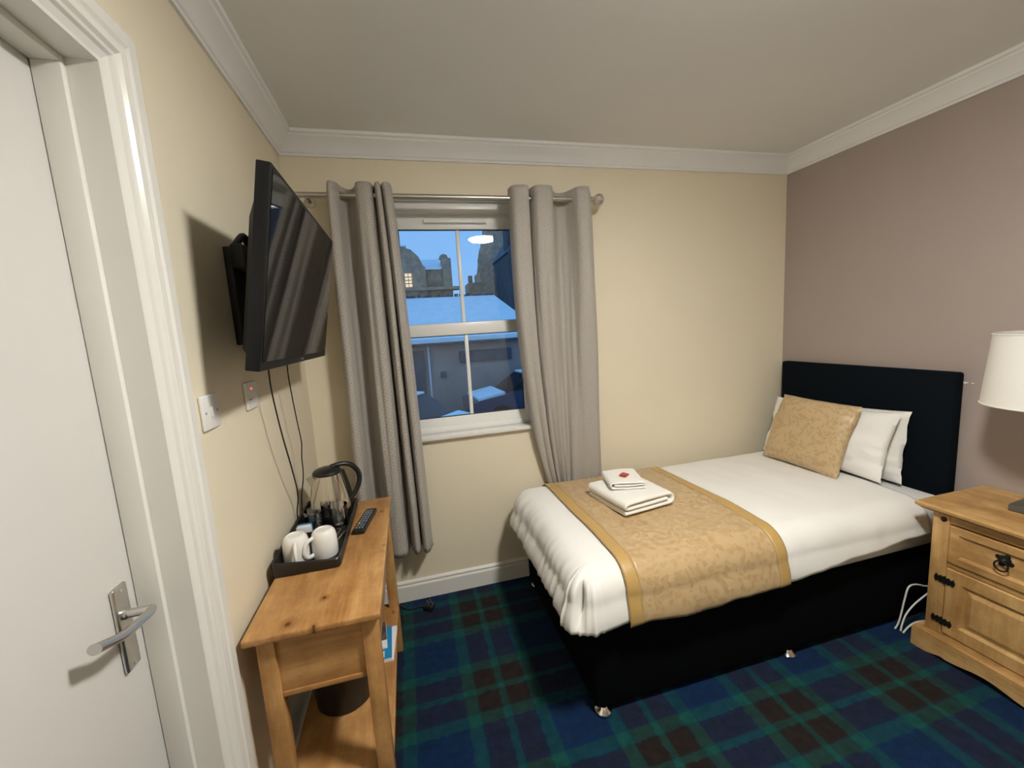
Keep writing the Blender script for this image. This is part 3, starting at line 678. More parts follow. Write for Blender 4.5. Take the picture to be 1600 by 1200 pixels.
def curtain(name, top, bot, ztop, zbot, wexp, label, rows=60, tuck=None, lining_edge=None):
    t = thing(name, ((top[0][0]+top[-1][0])/2, PY, zbot), label, 'curtain', 'grey eyelet curtains')
    A = catmull([Vector((x, y, 0)) for x, y in top], 8); B = catmull([Vector((x, y, 0)) for x, y in bot], 8); n = len(A)
    R_ = []; uv = []; ul = [0]
    for k in range(1, n): ul.append(ul[-1]+(A[k]-A[k-1]).length)
    for i in range(rows+1):
        f = i/rows; row = []
        for k in range(n):
            e = wexp[0]+(wexp[1]-wexp[0])*k/(n-1); w = f**e
            wy = (f**1.3) if f < 1 else 1
            x = A[k].x+(B[k].x-A[k].x)*w; y = A[k].y+(B[k].y-A[k].y)*wy
            x += 0.006*noise.noise(Vector((k*0.25, f*3, 1)))*min(1, f*4); y += 0.008*noise.noise(Vector((k*0.18, f*2.5, 7)))*min(1, f*4)
            zb = zbot(k/(n-1)) if callable(zbot) else zbot
            z = ztop+(zb-ztop)*f
            row.append(Vector((x, min(PY+y, YB-0.006), z))); uv.append((ul[k], z))
        R_.append(row)
    mb = MB().grid(R_); mb.uv = uv
    build(mb, 'fabric', 'curtain_weave', t, smooth=80, solid=0.003, fixn=False)
    # steel eyelets where the cloth crosses the pole
    last = None; zp = PZ
    fi = (ztop-PZ)/(ztop-(zbot if not callable(zbot) else zbot(0)))
    row = R_[max(1, round(fi*rows))]
    for k in range(1, n):
        a, b = row[k-1].y-PY, row[k].y-PY
        if a*b < 0:
            tn = Vector((row[k].x-row[k-1].x, row[k].y-row[k-1].y, 0)).normalized(); sd = Vector((-tn.y, tn.x, 0)); c = Vector((row[k].x, PY, PZ)); ring = []
            for q in range(21): an = 2*math.pi*q/20; ring.append(c + tn*0.020*math.cos(an) + Vector((0, 0, 1))*0.020*math.sin(an))
            build(MB().tube(ring, 0.0035, n=8, cap=False), 'eyelet', 'pole_steel', t)
    return t
topL = [(-0.290, -0.005), (-0.276, -0.055), (-0.250, -0.040), (-0.228, 0.030), (-0.196, 0.058), (-0.170, 0.020), (-0.156, -0.045), (-0.130, -0.060), (-0.102, -0.052), (-0.088, 0.000), (-0.084, 0.045), (-0.078, 0.000), (-0.070, -0.052), (-0.056, -0.046), (-0.051, 0.035), (-0.045, -0.020), (-0.034, -0.056), (-0.012, -0.044), (-0.003, 0.012)]
botL = [(-0.318, 0.015), (-0.308, -0.058), (-0.270, -0.050), (-0.246, 0.040), (-0.208, 0.064), (-0.182, 0.020), (-0.168, -0.052), (-0.135, -0.066), (-0.102, -0.055), (-0.088, 0.012), (-0.076, 0.060), (-0.066, 0.010), (-0.056, -0.058), (-0.032, -0.052), (-0.020, 0.048), (-0.010, 0.0), (-0.002, -0.056), (0.022, -0.048), (0.036, 0.020)]
curtain('curtain', topL, botL, 2.218, 0.352, (0.6, 0.6), 'grey woven curtain hanging between the television and the window')
topR = [(0.588, 0.015), (0.598, -0.042), (0.640, -0.056), (0.680, -0.040), (0.694, 0.036), (0.706, -0.016), (0.722, -0.054), (0.765, -0.060), (0.806, -0.046), (0.830, 0.012), (0.868, 0.058), (0.912, 0.050), (0.936, 0.000), (0.955, -0.050), (1.004, -0.056), (1.036, -0.012)]
botR = [(0.782, 0.080), (0.786, 0.048), (0.796, 0.062), (0.806, 0.040), (0.814, 0.078), (0.822, 0.044), (0.832, 0.074), (0.846, 0.040), (0.856, 0.072), (0.868, 0.046), (0.884, 0.078), (0.900, 0.040), (0.945, 0.050), (0.990, 0.040), (1.050, 0.046), (1.086, 0.068)]
curtain('curtain', topR, botR, 2.222, 0.46, (3.2, 0.6), 'grey woven curtain tucked down behind the bed, right of the window')

# ------------------------------------------------------------------ console table
TX0, TX1, TY0, TY1, TZ_ = -0.480, -0.138, 1.096, 1.942, 0.753
ct = thing('console_table', (-0.31, 1.5, 0), 'narrow pine console table under the television', 'table')
pbox('tabletop', 'pine_top', ct, TX0, TX1, TY0, TY1, TZ_-0.022, TZ_, bev=0.006, seg=3)
LG = 0.044; IN = 0.024
for x in (TX0+IN, TX1-IN-LG+0.012):
    for y in (TY0+IN, TY1-IN-LG):
        build(MB().box(x, x+LG, y, y+LG, 0, TZ_-0.022, bev=0.003), 'leg', 'pine_z', ct)
lx0, lx1 = TX0+IN+LG, TX1-IN-LG+0.012
for y in (TY0+IN+0.012, TY1-IN-0.030): 
    ap = pbox('apron', 'pine_x', ct, lx0, lx1, y, y+0.018, 0.560, TZ_-0.022, bev=0)
    build(MB().box(lx0, lx1, y-0.004, y+0.022, 0.545, 0.560, bev=0.003), 'bead', 'pine_x', ap)
for x in (TX0+IN+0.012, TX1-IN-0.020): pbox('apron', 'pine_y', ct, x, x+0.018, TY0+IN+LG, TY1-IN-LG, 0.545, TZ_-0.022, bev=0.001)
SHZ = 0.235
mb = MB().box(TX0+IN+0.004, TX1-IN+0.010, TY0+IN+LG*0.15, TY1-IN-LG*0.15, SHZ-0.020, SHZ, bev=0.003)
build(mb, 'shelf', 'pine_y', ct)

# bin on the shelf
wb = thing('waste_bin', (-0.325, 1.445, SHZ), 'round black waste bin on the lower shelf of the pine table', 'bin')
build(MB().lathe([(0.092, SHZ+0.001), (0.096, SHZ+0.004), (0.118, SHZ+0.255), (0.115, SHZ+0.255), (0.093, SHZ+0.010)], c=(-0.325, 1.445, 0), n=40), 'bucket', 'black_plastic', wb)
build(MB().tube([Vector((-0.325+0.119*math.cos(k*math.pi/16), 1.445+0.119*math.sin(k*math.pi/16), SHZ+0.255)) for k in range(33)], 0.004, n=8, cap=False), 'rim', 'black_plastic', wb)
# brochures
def brochure(name, z, th, cx, cy, w, d, rz, mat, label, extra=None):
    T = Matrix.Translation((cx, cy, z)) @ Matrix.Rotation(rz, 4, 'Z')
    t = thing(name, (cx, cy, z), label, 'brochure', 'brochures on the shelf')
    build(MB().box(-w/2, w/2, -d/2, d/2, 0.0008, th-0.0008, mat=T), 'pages', 'paper_white', t)
    c = build(MB().box(-w/2, w/2+0.001, -d/2, d/2, th-0.0008, th, mat=T), 'cover', mat, t)
    build(MB().box(-w/2, w/2+0.001, -d/2, d/2, 0, 0.0008, mat=T), 'back_cover', 'paper_white', t)
    for (x0, x1, y0, y1, m2, nm) in (extra or []): build(MB().box(x0, x1, y0, y1, th, th+0.0004, mat=T), nm, m2, c)
    return t
brochure('brochure', SHZ, 0.009, -0.222, 1.640, 0.125, 0.190, math.radians(-3), 'paper_white', 'white edged brochure at the bottom of the pile on the shelf')
brochure('brochure', SHZ+0.0095, 0.006, -0.230, 1.635, 0.115, 0.185, math.radians(2), 'paper_blue', 'bright blue brochure in the middle of the pile on the shelf', [(-0.03, 0.03, -0.085, -0.05, 'paper_white', 'title_band')])
brochure('brochure', SHZ+0.0160, 0.004, -0.245, 1.675, 0.10, 0.160, math.radians(5), 'paper_white', 'leaflet with a dark photograph on top of the blue brochure', [(-0.05, 0.05, -0.035, 0.08, 'paper_photo', 'cover_photo')])

# ------------------------------------------------------------------ things on the table
tr = thing('tea_tray', (-0.38, 1.64, TZ_), 'rectangular black tray for tea things on the pine table', 'tray')
X0, X1, Y0, Y1 = -0.484, -0.276, 1.375, 1.905
pbox('tray_floor', 'tray_black', tr, X0+0.006, X1-0.006, Y0+0.006, Y1-0.006, TZ_, TZ_+0.006, bev=0.001)
def rim():
    mb = MB(); prof = [(0.010, 0.004), (0.0, 0.0), (0.004, 0.030), (0.008, 0.033), (0.012, 0.030), (0.016, 0.006)]
    prof = [(0.010, 0.0), (0.002, 0.002), (0.0, 0.029), (0.003, 0.033), (0.008, 0.031), (0.016, 0.006)]
    rr = 0.02; loop = []
    for (cx, cy, a0) in ((X1-rr, Y0+rr, -90), (X1-rr, Y1-rr, 0), (X0+rr, Y1-rr, 90), (X0+rr, Y0+rr, 180)):
        for k in range(7): a = math.radians(a0+15*k); loop.append((cx, cy, math.cos(a), math.sin(a)))
    rows = []
    for (cx, cy, ca, sa) in loop + [loop[0]]:
        rows.append([Vector((cx+ca*(rr-i), cy+sa*(rr-i), TZ_+z*(1.0 + (0.55 if cx < -0.4 else 0)))) for i, z in prof+[prof[0]]])
    mb.grid(rows); return build(mb, 'rim', 'tray_black', tr, merge=True)
rim()
TF = TZ_+0.0062
# kettle
KX, KY = -0.371, 1.800
kt = thing('kettle', (KX, KY, TF), 'stainless steel kettle with black handle on the black tray', 'kettle')
build(MB().lathe([(0.074, TF), (0.076, TF+0.004), (0.074, TF+0.020), (0.068, TF+0.024)], c=(KX, KY, 0), n=40), 'power_base', 'black_plastic', kt)
build(MB().lathe([(0.072, TF+0.024), (0.078, TF+0.028), (0.079, TF+0.050), (0.074, TF+0.095), (0.066, TF+0.140), (0.057, TF+0.182), (0.055, TF+0.190)], c=(KX, KY, 0), n=48), 'body', 'kettle_steel', kt, smooth=40)
ld = build(MB().lathe([(0.056, TF+0.189), (0.057, TF+0.196), (0.050, TF+0.206), (0.030, TF+0.213), (0.004, TF+0.216)], c=(KX, KY, 0), n=40), 'lid', 'black_plastic', kt, smooth=40)
spo = Vector((-0.93, -0.36, 0)).normalized(); sdv = Vector((-spo.y, spo.x, 0)); kc = Vector((KX, KY, 0))
prof = [kc+spo*0.050+sdv*0.030+Vector((0, 0, TF+0.187)), kc+spo*0.082+Vector((0, 0, TF+0.187)), kc+spo*0.050-sdv*0.030+Vector((0, 0, TF+0.187)), kc+spo*0.058+Vector((0, 0, TF+0.125))]
build(MB().add(prof, [(0, 1, 2), (0, 3, 1), (1, 3, 2), (0, 2, 3)]), 'spout', 'kettle_steel', kt)
hd = -spo
hp = [kc+hd*0.015+Vector((0, 0, TF+0.213)), kc+hd*0.060+Vector((0, 0, TF+0.216)), kc+hd*0.100+Vector((0, 0, TF+0.200)), kc+hd*0.125+Vector((0, 0, TF+0.160)), kc+hd*0.122+Vector((0, 0, TF+0.115)), kc+hd*0.100+Vector((0, 0, TF+0.075)), kc+hd*0.080+Vector((0, 0, TF+0.055))]
build(MB().tube(hp, lambda t: 0.011+0.003*math.sin(t*math.pi), n=12, smooth=6, flat=0.8), 'handle', 'black_plastic', kt, smooth=60)
hq = [kc+hd*0.056+Vector((0, 0, TF+0.190)), kc+hd*0.068+Vector((0, 0, TF+0.140)), kc+hd*0.078+Vector((0, 0, TF+0.085)), kc+hd*0.080+Vector((0, 0, TF+0.040))]
build(MB().tube(hq, 0.012, n=12, smooth=5, flat=0.7), 'handle_strip', 'black_plastic', kt, smooth=60)
# mugs, upside down
def mug(cx, cy, ang, label):
    t = thing('mug', (cx, cy, TF), label, 'mug', 'white mugs on the tea tray')
    H = 0.092
    build(MB().lathe([(0.0415, 0), (0.0425, 0.002), (0.0420, 0.040), (0.0405, 0.068), (0.0365, 0.083), (0.031, 0.089), (0.027, 0.092), (0.024, 0.092), (0.022, 0.089), (0.0003, 0.0885)], c=(cx, cy, TF), n=40, cap=False), 'cup', 'ceramic', t, smooth=40)
    d = Vector((math.cos(ang), math.sin(ang), 0)); c = Vector((cx, cy, TF))
    pts = [c+d*0.039+Vector((0, 0, 0.016)), c+d*0.058+Vector((0, 0, 0.014)), c+d*0.069+Vector((0, 0, 0.028)), c+d*0.068+Vector((0, 0, 0.050)), c+d*0.057+Vector((0, 0, 0.068)), c+d*0.037+Vector((0, 0, 0.074))]
    build(MB().tube(pts, 0.0058, n=10, smooth=6, flat=1.25), 'handle', 'ceramic', t, smooth=60)
mug(-0.428, 1.466, math.radians(-78), 'white upturned mug nearest the wall on the tea tray')
mug(-0.340, 1.476, math.radians(218), 'white upturned mug at the open side of the tea tray')
def tumbler(cx, cy, label):
    t = tag(build(MB().lathe([(0.028, 0), (0.030, 0.002), (0.0375, 0.088), (0.0365, 0.0885), (0.029, 0.012), (0.002, 0.010)], c=(cx, cy, TF), n=36), 'drinking_glass', 'tumbler_glass', smooth=40), label, 'glass', 'tumblers on the tea tray')
tumbler(-0.408, 1.672, 'clear tumbler nearest the wall in front of the kettle')
tumbler(-0.326, 1.690, 'clear tumbler in front of the kettle, away from the wall')
# sachet holder with sachets
sh = thing('sachet_holder', (-0.448, 1.605, TF), 'small black sachet box against the wall on the tea tray', 'box')
mb = MB(); mb.box(-0.464, -0.394, 1.570, 1.640, TF, TF+0.004); mb.box(-0.464, -0.461, 1.570, 1.640, TF+.004, TF+0.055); mb.box(-0.397, -0.394, 1.570, 1.640, TF+.004, TF+0.045); mb.box(-0.461, -0.397, 1.570, 1.573, TF+.004, TF+0.045); mb.box(-0.461, -0.397, 1.637, 1.640, TF+.004, TF+0.055)
build(mb, 'holder_box', 'tray_black', sh)
for i in range(3):
    T = Matrix.Translation((-0.429, 1.585+i*0.017, TF+0.034)) @ Matrix.Rotation(math.radians(8+6*i), 4, 'X')
    s_ = tag(build(MB().box(-0.024, 0.024, -0.003, 0.003, -0.028, 0.032, bev=0.002, mat=T), 'sachet', 'sachet_white' if i < 2 else 'paper_blue'), ['white paper sachet at the front of the black sachet box', 'white paper sachet in the middle of the black sachet box', 'blue paper sachet at the back of the black sachet box'][i], 'sachet', 'sachets in the holder')
# teaspoons
def spoon(x, y, rz, label):
    T = Matrix.Translation((x, y, TF)) @ Matrix.Rotation(rz, 4, 'Z'); t = thing('teaspoon', (x, y, TF), label, 'spoon', 'teaspoons on the tea tray')
    vs = []
    rows = []
    for i in range(9):
        a = i/8*math.pi; rows.append([T @ Vector((-0.064-0.019*math.cos(a)*1.0, 0.0125*math.sin(a)*math.cos(b), 0.006-0.004*math.sin(a)*abs(math.sin(b)))) for b in [k*math.pi/8 for k in range(9)]])
    build(MB().grid(rows), 'bowl', 'chrome', t, smooth=80, solid=0.001)
    build(MB().tube([T @ Vector(p) for p in ((-0.047, 0, 0.006), (-0.02, 0, 0.008), (0.03, 0, 0.006), (0.07, 0, 0.004))], lambda q: 0.0022+0.0022*q, n=8, smooth=4, flat=0.5), 'handle', 'chrome', t)
spoon(-0.303, 1.585, math.radians(76), 'steel teaspoon along the open edge of the tea tray')
spoon(-0.322, 1.588, math.radians(84), 'steel teaspoon lying beside the upturned mug')
# remote
RT_ = Matrix.Translation((-0.228, 1.688, TZ_)) @ Matrix.Rotation(math.radians(-10), 4, 'Z')
rc = thing('remote_control', (-0.228, 1.688, TZ_), 'black television remote on the pine table beside the tray', 'remote')
build(MB().box(-0.023, 0.023, -0.10, 0.10, 0.0, 0.020, bev=0.006, seg=3, mat=RT_), 'case', 'black_plastic', rc)
for r in range(9):
    for c in range(3):
        m = 'button_grey'
        if r == 2: m = ('button_yellow', 'button_grey', 'button_blue')[c]
        build(MB().box(-0.015+c*0.0115, -0.0075+c*0.0115, -0.086+r*0.019, -0.075+r*0.019, 0.0198, 0.0222, bev=0.001, seg=1, mat=RT_), 'button', m, rc)

# ------------------------------------------------------------------ television and bracket
ob = Vector((-0.355, 1.128, 1.430)); U = Vector((0.088, 0, 0.495)).normalized(); Nn = Vector((U.z, 0, -U.x)); TW, TH = 0.845, 0.500
TM = Matrix(((0, -Nn.x, U.x, ob.x), (1, -Nn.y, U.y, ob.y), (0, -Nn.z, U.z, ob.z), (0, 0, 0, 1)))   # x: along wall, y: into wall, z: up
tv = thing('television', (-0.40, 1.54, 1.43), 'black flat screen television tilted down on the left wall', 'television')
build(MB().box(0, TW, 0.0, 0.034, 0, TH, bev=0.004, mat=TM), 'cabinet', 'tv_plastic', tv)
build(MB().box(0.012, TW-0.012, -0.0016, 0.004, 0.024, TH-0.012, mat=TM), 'screen', 'tv_screen', tv)
mb = MB(); a = [(0.03, 0.033, 0.03), (TW-0.03, 0.033, 0.03), (TW-0.03, 0.033, TH-0.04), (0.03, 0.033, TH-0.04), (0.06, 0.060, 0.05), (TW-0.06, 0.060, 0.05), (TW-0.06, 0.060, TH-0.12), (0.06, 0.060, TH-0.12)]
mb.add([TM @ Vector(p) for p in a], [(0, 1, 5, 4), (1, 2, 6, 5), (2, 3, 7, 6), (3, 0, 4, 7), (4, 5, 6, 7), (0, 3, 2, 1)])
build(mb, 'rear_cover', 'tv_plastic', tv)
build(MB().box(TW/2-0.022, TW/2+0.022, -0.0014, 0.001, 0.008, 0.015, mat=TM), 'maker_badge', 'chrome', tv)
wbk = thing('tv_bracket', (XL, 1.56, 1.5), 'black metal wall bracket behind the television', 'bracket')
pbox('wall_plate', 'black_matt', wbk, XL, XL+0.022, 1.435, 1.690, 1.500, 1.795, bev=0.004)
for y in (1.455, 1.655): 
    q0 = TM @ Vector((y-1.12, 0.0605, 0.06)); q1 = TM @ Vector((y-1.12, 0.0605, 0.37))
    build(MB().tube([q0+Vector((-0.014, 0, 0)), q1+Vector((-0.014, 0, 0))], 0.011, n=6), 'upright', 'black_matt', wbk)
    build(MB().tube([(XL+0.015, y, 1.760), (-0.42, y, 1.745), tuple(q1+Vector((-0.014, 0, -0.02)))], 0.012, n=8), 'arm', 'black_matt', wbk)
    build(MB().tube([(XL+0.015, y, 1.530), tuple(q0+Vector((-0.014, 0, 0.02)))], 0.012, n=8), 'arm', 'black_matt', wbk)
pbox('hook_rail', 'black_matt', wbk, XL+0.022, XL+0.060, 1.425, 1.700, 1.730, 1.800, bev=0.006)
pts = [(XL+0.03, 1.44, 1.79), (XL+0.05, 1.47, 1.83), (XL+0.05, 1.52, 1.80), (XL+0.04, 1.56, 1.835), (XL+0.05, 1.60, 1.80), (XL+0.04, 1.66, 1.82)]
tag(build(MB().tube(pts, 0.011, n=8, smooth=6), 'cable_bundle', 'black_matt', smooth=60), 'bunched black cable resting on the television bracket', 'cable')
def cable(name, pts, r, mat, label, n=8): return tag(build(MB().tube(pts, r, n=n, smooth=8), name, mat, smooth=60), label, 'cable')
cable('hanging_cable', [(-0.425, 1.44, 1.50), (-0.440, 1.480, 1.42), (-0.448, 1.510, 1.33), (-0.450, 1.560, 1.18), (-0.455, 1.640, 1.02), (-0.470, 1.720, 0.90), (-0.4935, 1.760, 0.80), (-0.4935, 1.775, 0.66), (-0.4935, 1.78, 0.45)], 0.0026, 'black_plastic', 'black cable hanging from the television, nearer the light switch')
cable('hanging_cable', [(-0.430, 1.70, 1.50), (-0.447, 1.722, 1.40), (-0.450, 1.745, 1.29), (-0.452, 1.780, 1.17), (-0.456, 1.815, 1.09), (-0.460, 1.806, 1.03), (-0.470, 1.830, 0.94), (-0.4935, 1.845, 0.82), (-0.4935, 1.85, 0.66), (-0.4935, 1.85, 0.45)], 0.0024, 'black_plastic', 'black cable hanging from the television, nearer the window')

# ------------------------------------------------------------------ switch and fused spur on the left wall
ls = thing('light_switch', (XL, 1.187, 1.336), 'white light switch beside the door frame', 'switch')
pbox('plate', 'white_plastic', ls, XL, XL+0.009, 1.144, 1.232, 1.292, 1.380, bev=0.004, seg=3)
pbox('rocker', 'white_plastic', ls, XL+0.006, XL+0.013, 1.182, 1.196, 1.322, 1.350, bev=0.002)
for y in (1.158, 1.220): build(MB().lathe([(0.003, 0), (0.003, 0.0012)], c=(XL+0.009, y, 1.336), n=10, mat=Matrix.Rotation(math.pi/2, 4, 'Y')), 'screw', 'plastic_line', ls)
fs = thing('fused_spur', (XL, 1.478, 1.336), 'white fused switch with a red light under the television', 'switch')
pbox('plate', 'white_plastic', fs, XL, XL+0.009, 1.430, 1.528, 1.294, 1.382, bev=0.004, seg=3)
pbox('rocker', 'white_plastic', fs, XL+0.006, XL+0.013, 1.495, 1.512, 1.322, 1.350, bev=0.002)
pbox('neon', 'neon_red', fs, XL+0.008, XL+0.0115, 1.470, 1.478, 1.357, 1.363, bev=0.001)
pbox('fuse_carrier', 'plastic_line', fs, XL+0.008, XL+0.0105, 1.446, 1.476, 1.325, 1.328, bev=0)

# ------------------------------------------------------------------ nightstand
ns = thing('bedside_cabinet', (2.27, 0.94, 0), 'waxed pine bedside cabinet with iron hinges beside the bed', 'cabinet')
FX = 2.090; CY0, CY1 = 0.725, 1.160
mb = MB()
mb.box(FX+0.004, 2.470, CY1-0.018, CY1, 0.09, 0.628); mb.box(FX+0.004, 2.470, CY0, CY0+0.018, 0.09, 0.628); mb.box(2.458, 2.470, CY0+0.018, CY1-0.018, 0.09, 0.628); mb.box(FX+0.004, 2.458, CY0+0.018, CY1-0.018, 0.09, 0.105)
build(mb, 'carcass', 'waxed_pine_z', ns)
for y0, y1 in ((CY1-0.056, CY1), (CY0, CY0+0.056)): pbox('front_post', 'waxed_pine_z', ns, FX, FX+0.022, y0, y1, 0.09, 0.628, bev=0.002)
PY0, PY1 = CY0+0.056, CY1-0.056
pbox('front_rail', 'waxed_pine_y', ns, FX+0.002, FX+0.022, PY0, PY1, 0.595, 0.628, bev=0.002)
pbox('front_rail', 'waxed_pine_y', ns, FX+0.006, FX+0.022, PY0, PY1, 0.405, 0.425, bev=0.001)
# top with canted edge
mb = MB(); tp = []
for (d, z) in ((0.020, 0.628), (0.002, 0.642), (0.0, 0.652), (0.004, 0.660)):
    tp.append([Vector((2.062+d, 0.688+d, z)), Vector((2.486, 0.688+d, z)), Vector((2.486, 1.212-d, z)), Vector((2.062+d, 1.212-d, z))])
mb.v = [p for r in tp for p in r]
for i in range(3):
    for k in range(4): mb.f.append((i*4+k, i*4+(k+1) % 4, (i+1)*4+(k+1) % 4, (i+1)*4+k))
mb.f.append((3, 2, 1, 0)); mb.f.append((12, 13, 14, 15))
build(mb, 'top', 'waxed_pine_y', ns)
# drawer front: bevelled frame round a sunk panel
def panel_front(name, y0, y1, z0, z1, fr, depth, raised, par):
    mb = MB(); f0 = FX-0.002
    def ring(d, x): return [Vector((x, y0+d, z0+d)), Vector((x, y1-d, z0+d)), Vector((x, y1-d, z1-d)), Vector((x, y0+d, z1-d))]
    rs = [ring(0, f0+0.018), ring(0, f0+0.003), ring(0.003, f0), ring(fr, f0), ring(fr+0.010, f0+depth)]
    if raised: rs += [ring(fr+0.016, f0+depth), ring(fr+0.034, f0+depth-0.007)]
    mb.v = [p for r in rs for p in r]
    for i in range(len(rs)-1):
        for k in range(4): mb.f.append((i*4+k, i*4+(k+1) % 4, (i+1)*4+(k+1) % 4, (i+1)*4+k))
    m = len(rs)-1; mb.f.append((0, 1, 2, 3)); mb.f.append((m*4+3, m*4+2, m*4+1, m*4))
    return build(mb, name, 'waxed_pine_y' if not raised else 'waxed_pine_z', par, smooth=15)
dr = panel_front('drawer', PY0+0.002, PY1-0.002, 0.428, 0.588, 0.030, 0.010, False, ns)
dc = (PY0+PY1)/2
RY = Matrix.Rotation(-math.pi/2, 4, 'Y')
rpl = build(MB().lathe([(0.020, 0), (0.018, 0.003), (0.010, 0.005), (0.006, 0.012), (0.003, 0.014)], c=(FX+0.008, dc, 0.522), n=12, mat=RY), 'pull_rose', 'iron', dr)
for k in range(4):
    a = k*math.pi/2+0.4; build(MB().lathe([(0.009, 0), (0.008, 0.003), (0.003, 0.004)], c=(FX+0.008, dc+0.019*math.cos(a), 0.522+0.019*math.sin(a)), n=10, mat=RY), 'rose_petal', 'iron', rpl)
build(MB().tube([Vector((FX-0.010, dc+0.019*math.sin(k*math.pi/10), 0.503+0.019*math.cos(k*math.pi/10))) for k in range(21)], 0.003, n=8, cap=False), 'pull_ring', 'iron', rpl)
dd = panel_front('door', PY0+0.002, PY1-0.002, 0.108, 0.402, 0.050, 0.010, True, ns)
def hinge(z):
    yc = PY1; w = 0.034; hgt = 0.017
    pts = [(-1, .25), (-.82, 1), (-.62, .5), (-.40, .95), (-.12, .55), (0, 1), (.12, .55), (.40, .95), (.62, .5), (.82, 1), (1, .25), (1, -.25), (.82, -1), (.62, -.5), (.40, -.95), (.12, -.55), (0, -1), (-.12, -.55), (-.40, -.95), (-.62, -.5), (-.82, -1), (-1, -.25)]
    h = build(MB().prism([(FX-0.003, yc+a*w, z+b*hgt) for a, b in pts], (-0.003, 0, 0)), 'hinge', 'iron', dd)
    build(MB().lathe([(0.0045, -0.016), (0.0045, 0.016)], c=(FX-0.005, yc, z), n=10), 'hinge_pin', 'iron', h)
hinge(0.345); hinge(0.160)
for z in (0.606,):
    for y in (CY1-0.036, CY0+0.036): build(MB().lathe([(0.011, 0), (0.010, 0.003), (0.005, 0.006), (0.001, 0.007)], c=(FX, y, z), n=8, mat=RY), 'iron_stud', 'iron', ns, smooth=10)
# plinth with a scalloped lower edge
pl = []
N_ = 28; y0p, y1p = 0.702, 1.186
for k in range(N_+1):
    f = k/N_; y = y0p+(y1p-y0p)*f; s = abs(f-0.5)*2
    z = 0.0 if s > 0.82 else (0.018*(0.5-0.5*math.cos(min(1, (0.82-s)/0.30)*math.pi)) + (0.010*math.cos(s/0.52*math.pi) + 0.006 if s < 0.52 else -0.004*0))
    pl.append(Vector((2.056, y, max(0.0, z))))
poly = pl + [Vector((2.056, y1p, 0.082)), Vector((2.056, y0p, 0.082))]
build(MB().prism(poly, (0.020, 0, 0)), 'plinth', 'waxed_pine_y', ns)
pbox('plinth_cap', 'waxed_pine_y', ns, 2.058, FX+0.004, y0p+0.001, y1p-0.001, 0.082, 0.092, bev=0.004)
for y in (y0p, y1p-0.018): pbox('plinth_side', 'waxed_pine_x', ns, 2.076, 2.475, y, y+0.018, 0.0, 0.090, bev=0.002)

# ------------------------------------------------------------------ lamp
LX, LY = 2.325, 0.962
lp = thing('table_lamp', (LX, LY, 0.660), 'table lamp with white drum shade on the bedside cabinet', 'lamp')
LR = Matrix.Translation((LX, LY, 0)) @ Matrix.Rotation(math.radians(6), 4, 'Z')
build(MB().box(-0.065, 0.065, -0.065, 0.065, 0.660, 0.688, bev=0.004, mat=LR), 'base', 'lamp_grey', lp)
build(MB().lathe([(0.020, 0.688), (0.014, 0.70), (0.012, 0.80), (0.018, 0.90), (0.012, 1.0), (0.010, 1.17)], c=(LX, LY, 0), n=20), 'stem', 'lamp_grey', lp)
build(MB().lathe([(0.018, 1.13), (0.018, 1.19), (0.030, 1.21), (0.034, 1.26), (0.020, 1.30), (0.003, 1.31)], c=(LX, LY, 0), n=20), 'bulb', 'white_plastic', lp)
sd_ = build(MB().lathe([(0.184, 1.085), (0.165, 1.362), (0.162, 1.362), (0.181, 1.085)], c=(LX, LY, 0), n=64, cap=False), 'shade', 'lamp_shade', lp)
for (r, z) in ((0.184, 1.087), (0.165, 1.361)):
    build(MB().tube([Vector((LX+r*math.cos(k*math.pi/32), LY+r*math.sin(k*math.pi/32), z)) for k in range(65)], 0.003, n=8, cap=False), 'shade_trim', 'lamp_shade', sd_)
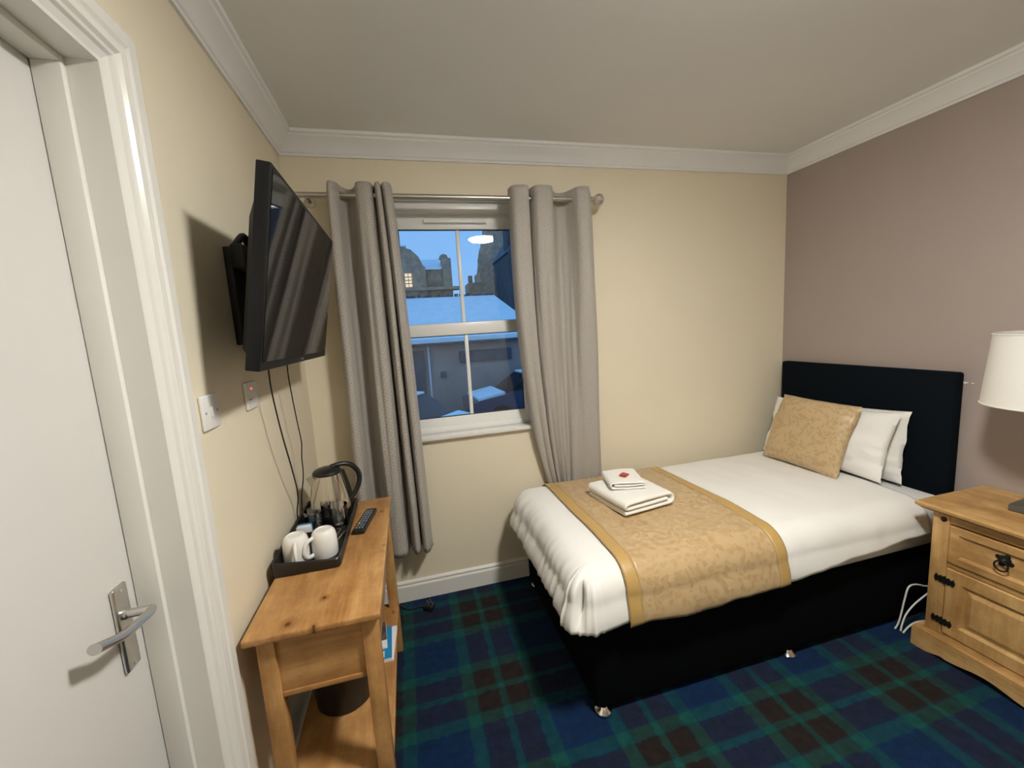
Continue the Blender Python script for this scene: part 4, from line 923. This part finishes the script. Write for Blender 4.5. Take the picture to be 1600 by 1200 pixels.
for a in (0, 2.09, 4.19): build(MB().tube([(LX, LY, 1.16), (LX+0.185*math.cos(a), LY+0.185*math.sin(a), 1.095)], 0.002, n=6), 'shade_spoke', 'chrome', lp)
# white flex looping on the floor between bed and cabinet
cable('white_flex', [(2.36, 1.262, 0.110), (2.30, 1.258, 0.165), (2.233, 1.255, 0.190), (2.182, 1.255, 0.208), (2.138, 1.255, 0.205), (2.118, 1.255, 0.150), (2.104, 1.256, 0.080), (2.092, 1.258, 0.030), (2.080, 1.262, 0.004)], 0.0036, 'white_cable', 'white flex arching up from the floor between bed and cabinet')
cable('white_flex', [(2.36, 1.245, 0.180), (2.30, 1.245, 0.170), (2.238, 1.244, 0.152), (2.165, 1.244, 0.120), (2.120, 1.246, 0.080), (2.098, 1.246, 0.035), (2.088, 1.244, 0.004)], 0.0036, 'white_cable', 'white flex slanting to the floor under the arched one')
cable('white_flex', [(2.085, 1.232, 0.004), (2.120, 1.236, 0.020), (2.170, 1.238, 0.030), (2.240, 1.236, 0.024), (2.34, 1.236, 0.004)], 0.0036, 'white_cable', 'white flex lying lowest, along the floor beside the cabinet')
# black plug lying on the carpet
pg = thing('mains_plug', (-0.010, 2.140, 0), 'black mains plug lying on the tartan carpet by the wall', 'plug')
PT = Matrix.Translation((-0.010, 2.140, 0.0)) @ Matrix.Rotation(math.radians(-25), 4, 'Z')
build(MB().box(-0.024, 0.024, -0.024, 0.024, 0.002, 0.030, bev=0.007, seg=3, mat=PT), 'plug_body', 'black_plastic', pg)
for (x, z) in ((-0.011, 0.030), (0.011, 0.030), (0, 0.030)): build(MB().box(x-0.003, x+0.003, (-0.002 if x else 0.012), (0.002 if x else 0.016), z, z+0.017, mat=PT), 'pin', 'chrome', pg)
build(MB().tube([PT @ Vector(p) for p in ((-0.022, 0, 0.012), (-0.06, 0.004, 0.006), (-0.12, -0.02, 0.005), (-0.20, 0.01, 0.005), (-0.30, -0.01, 0.005))], 0.0035, n=8, smooth=6), 'flex', 'black_plastic', pg)
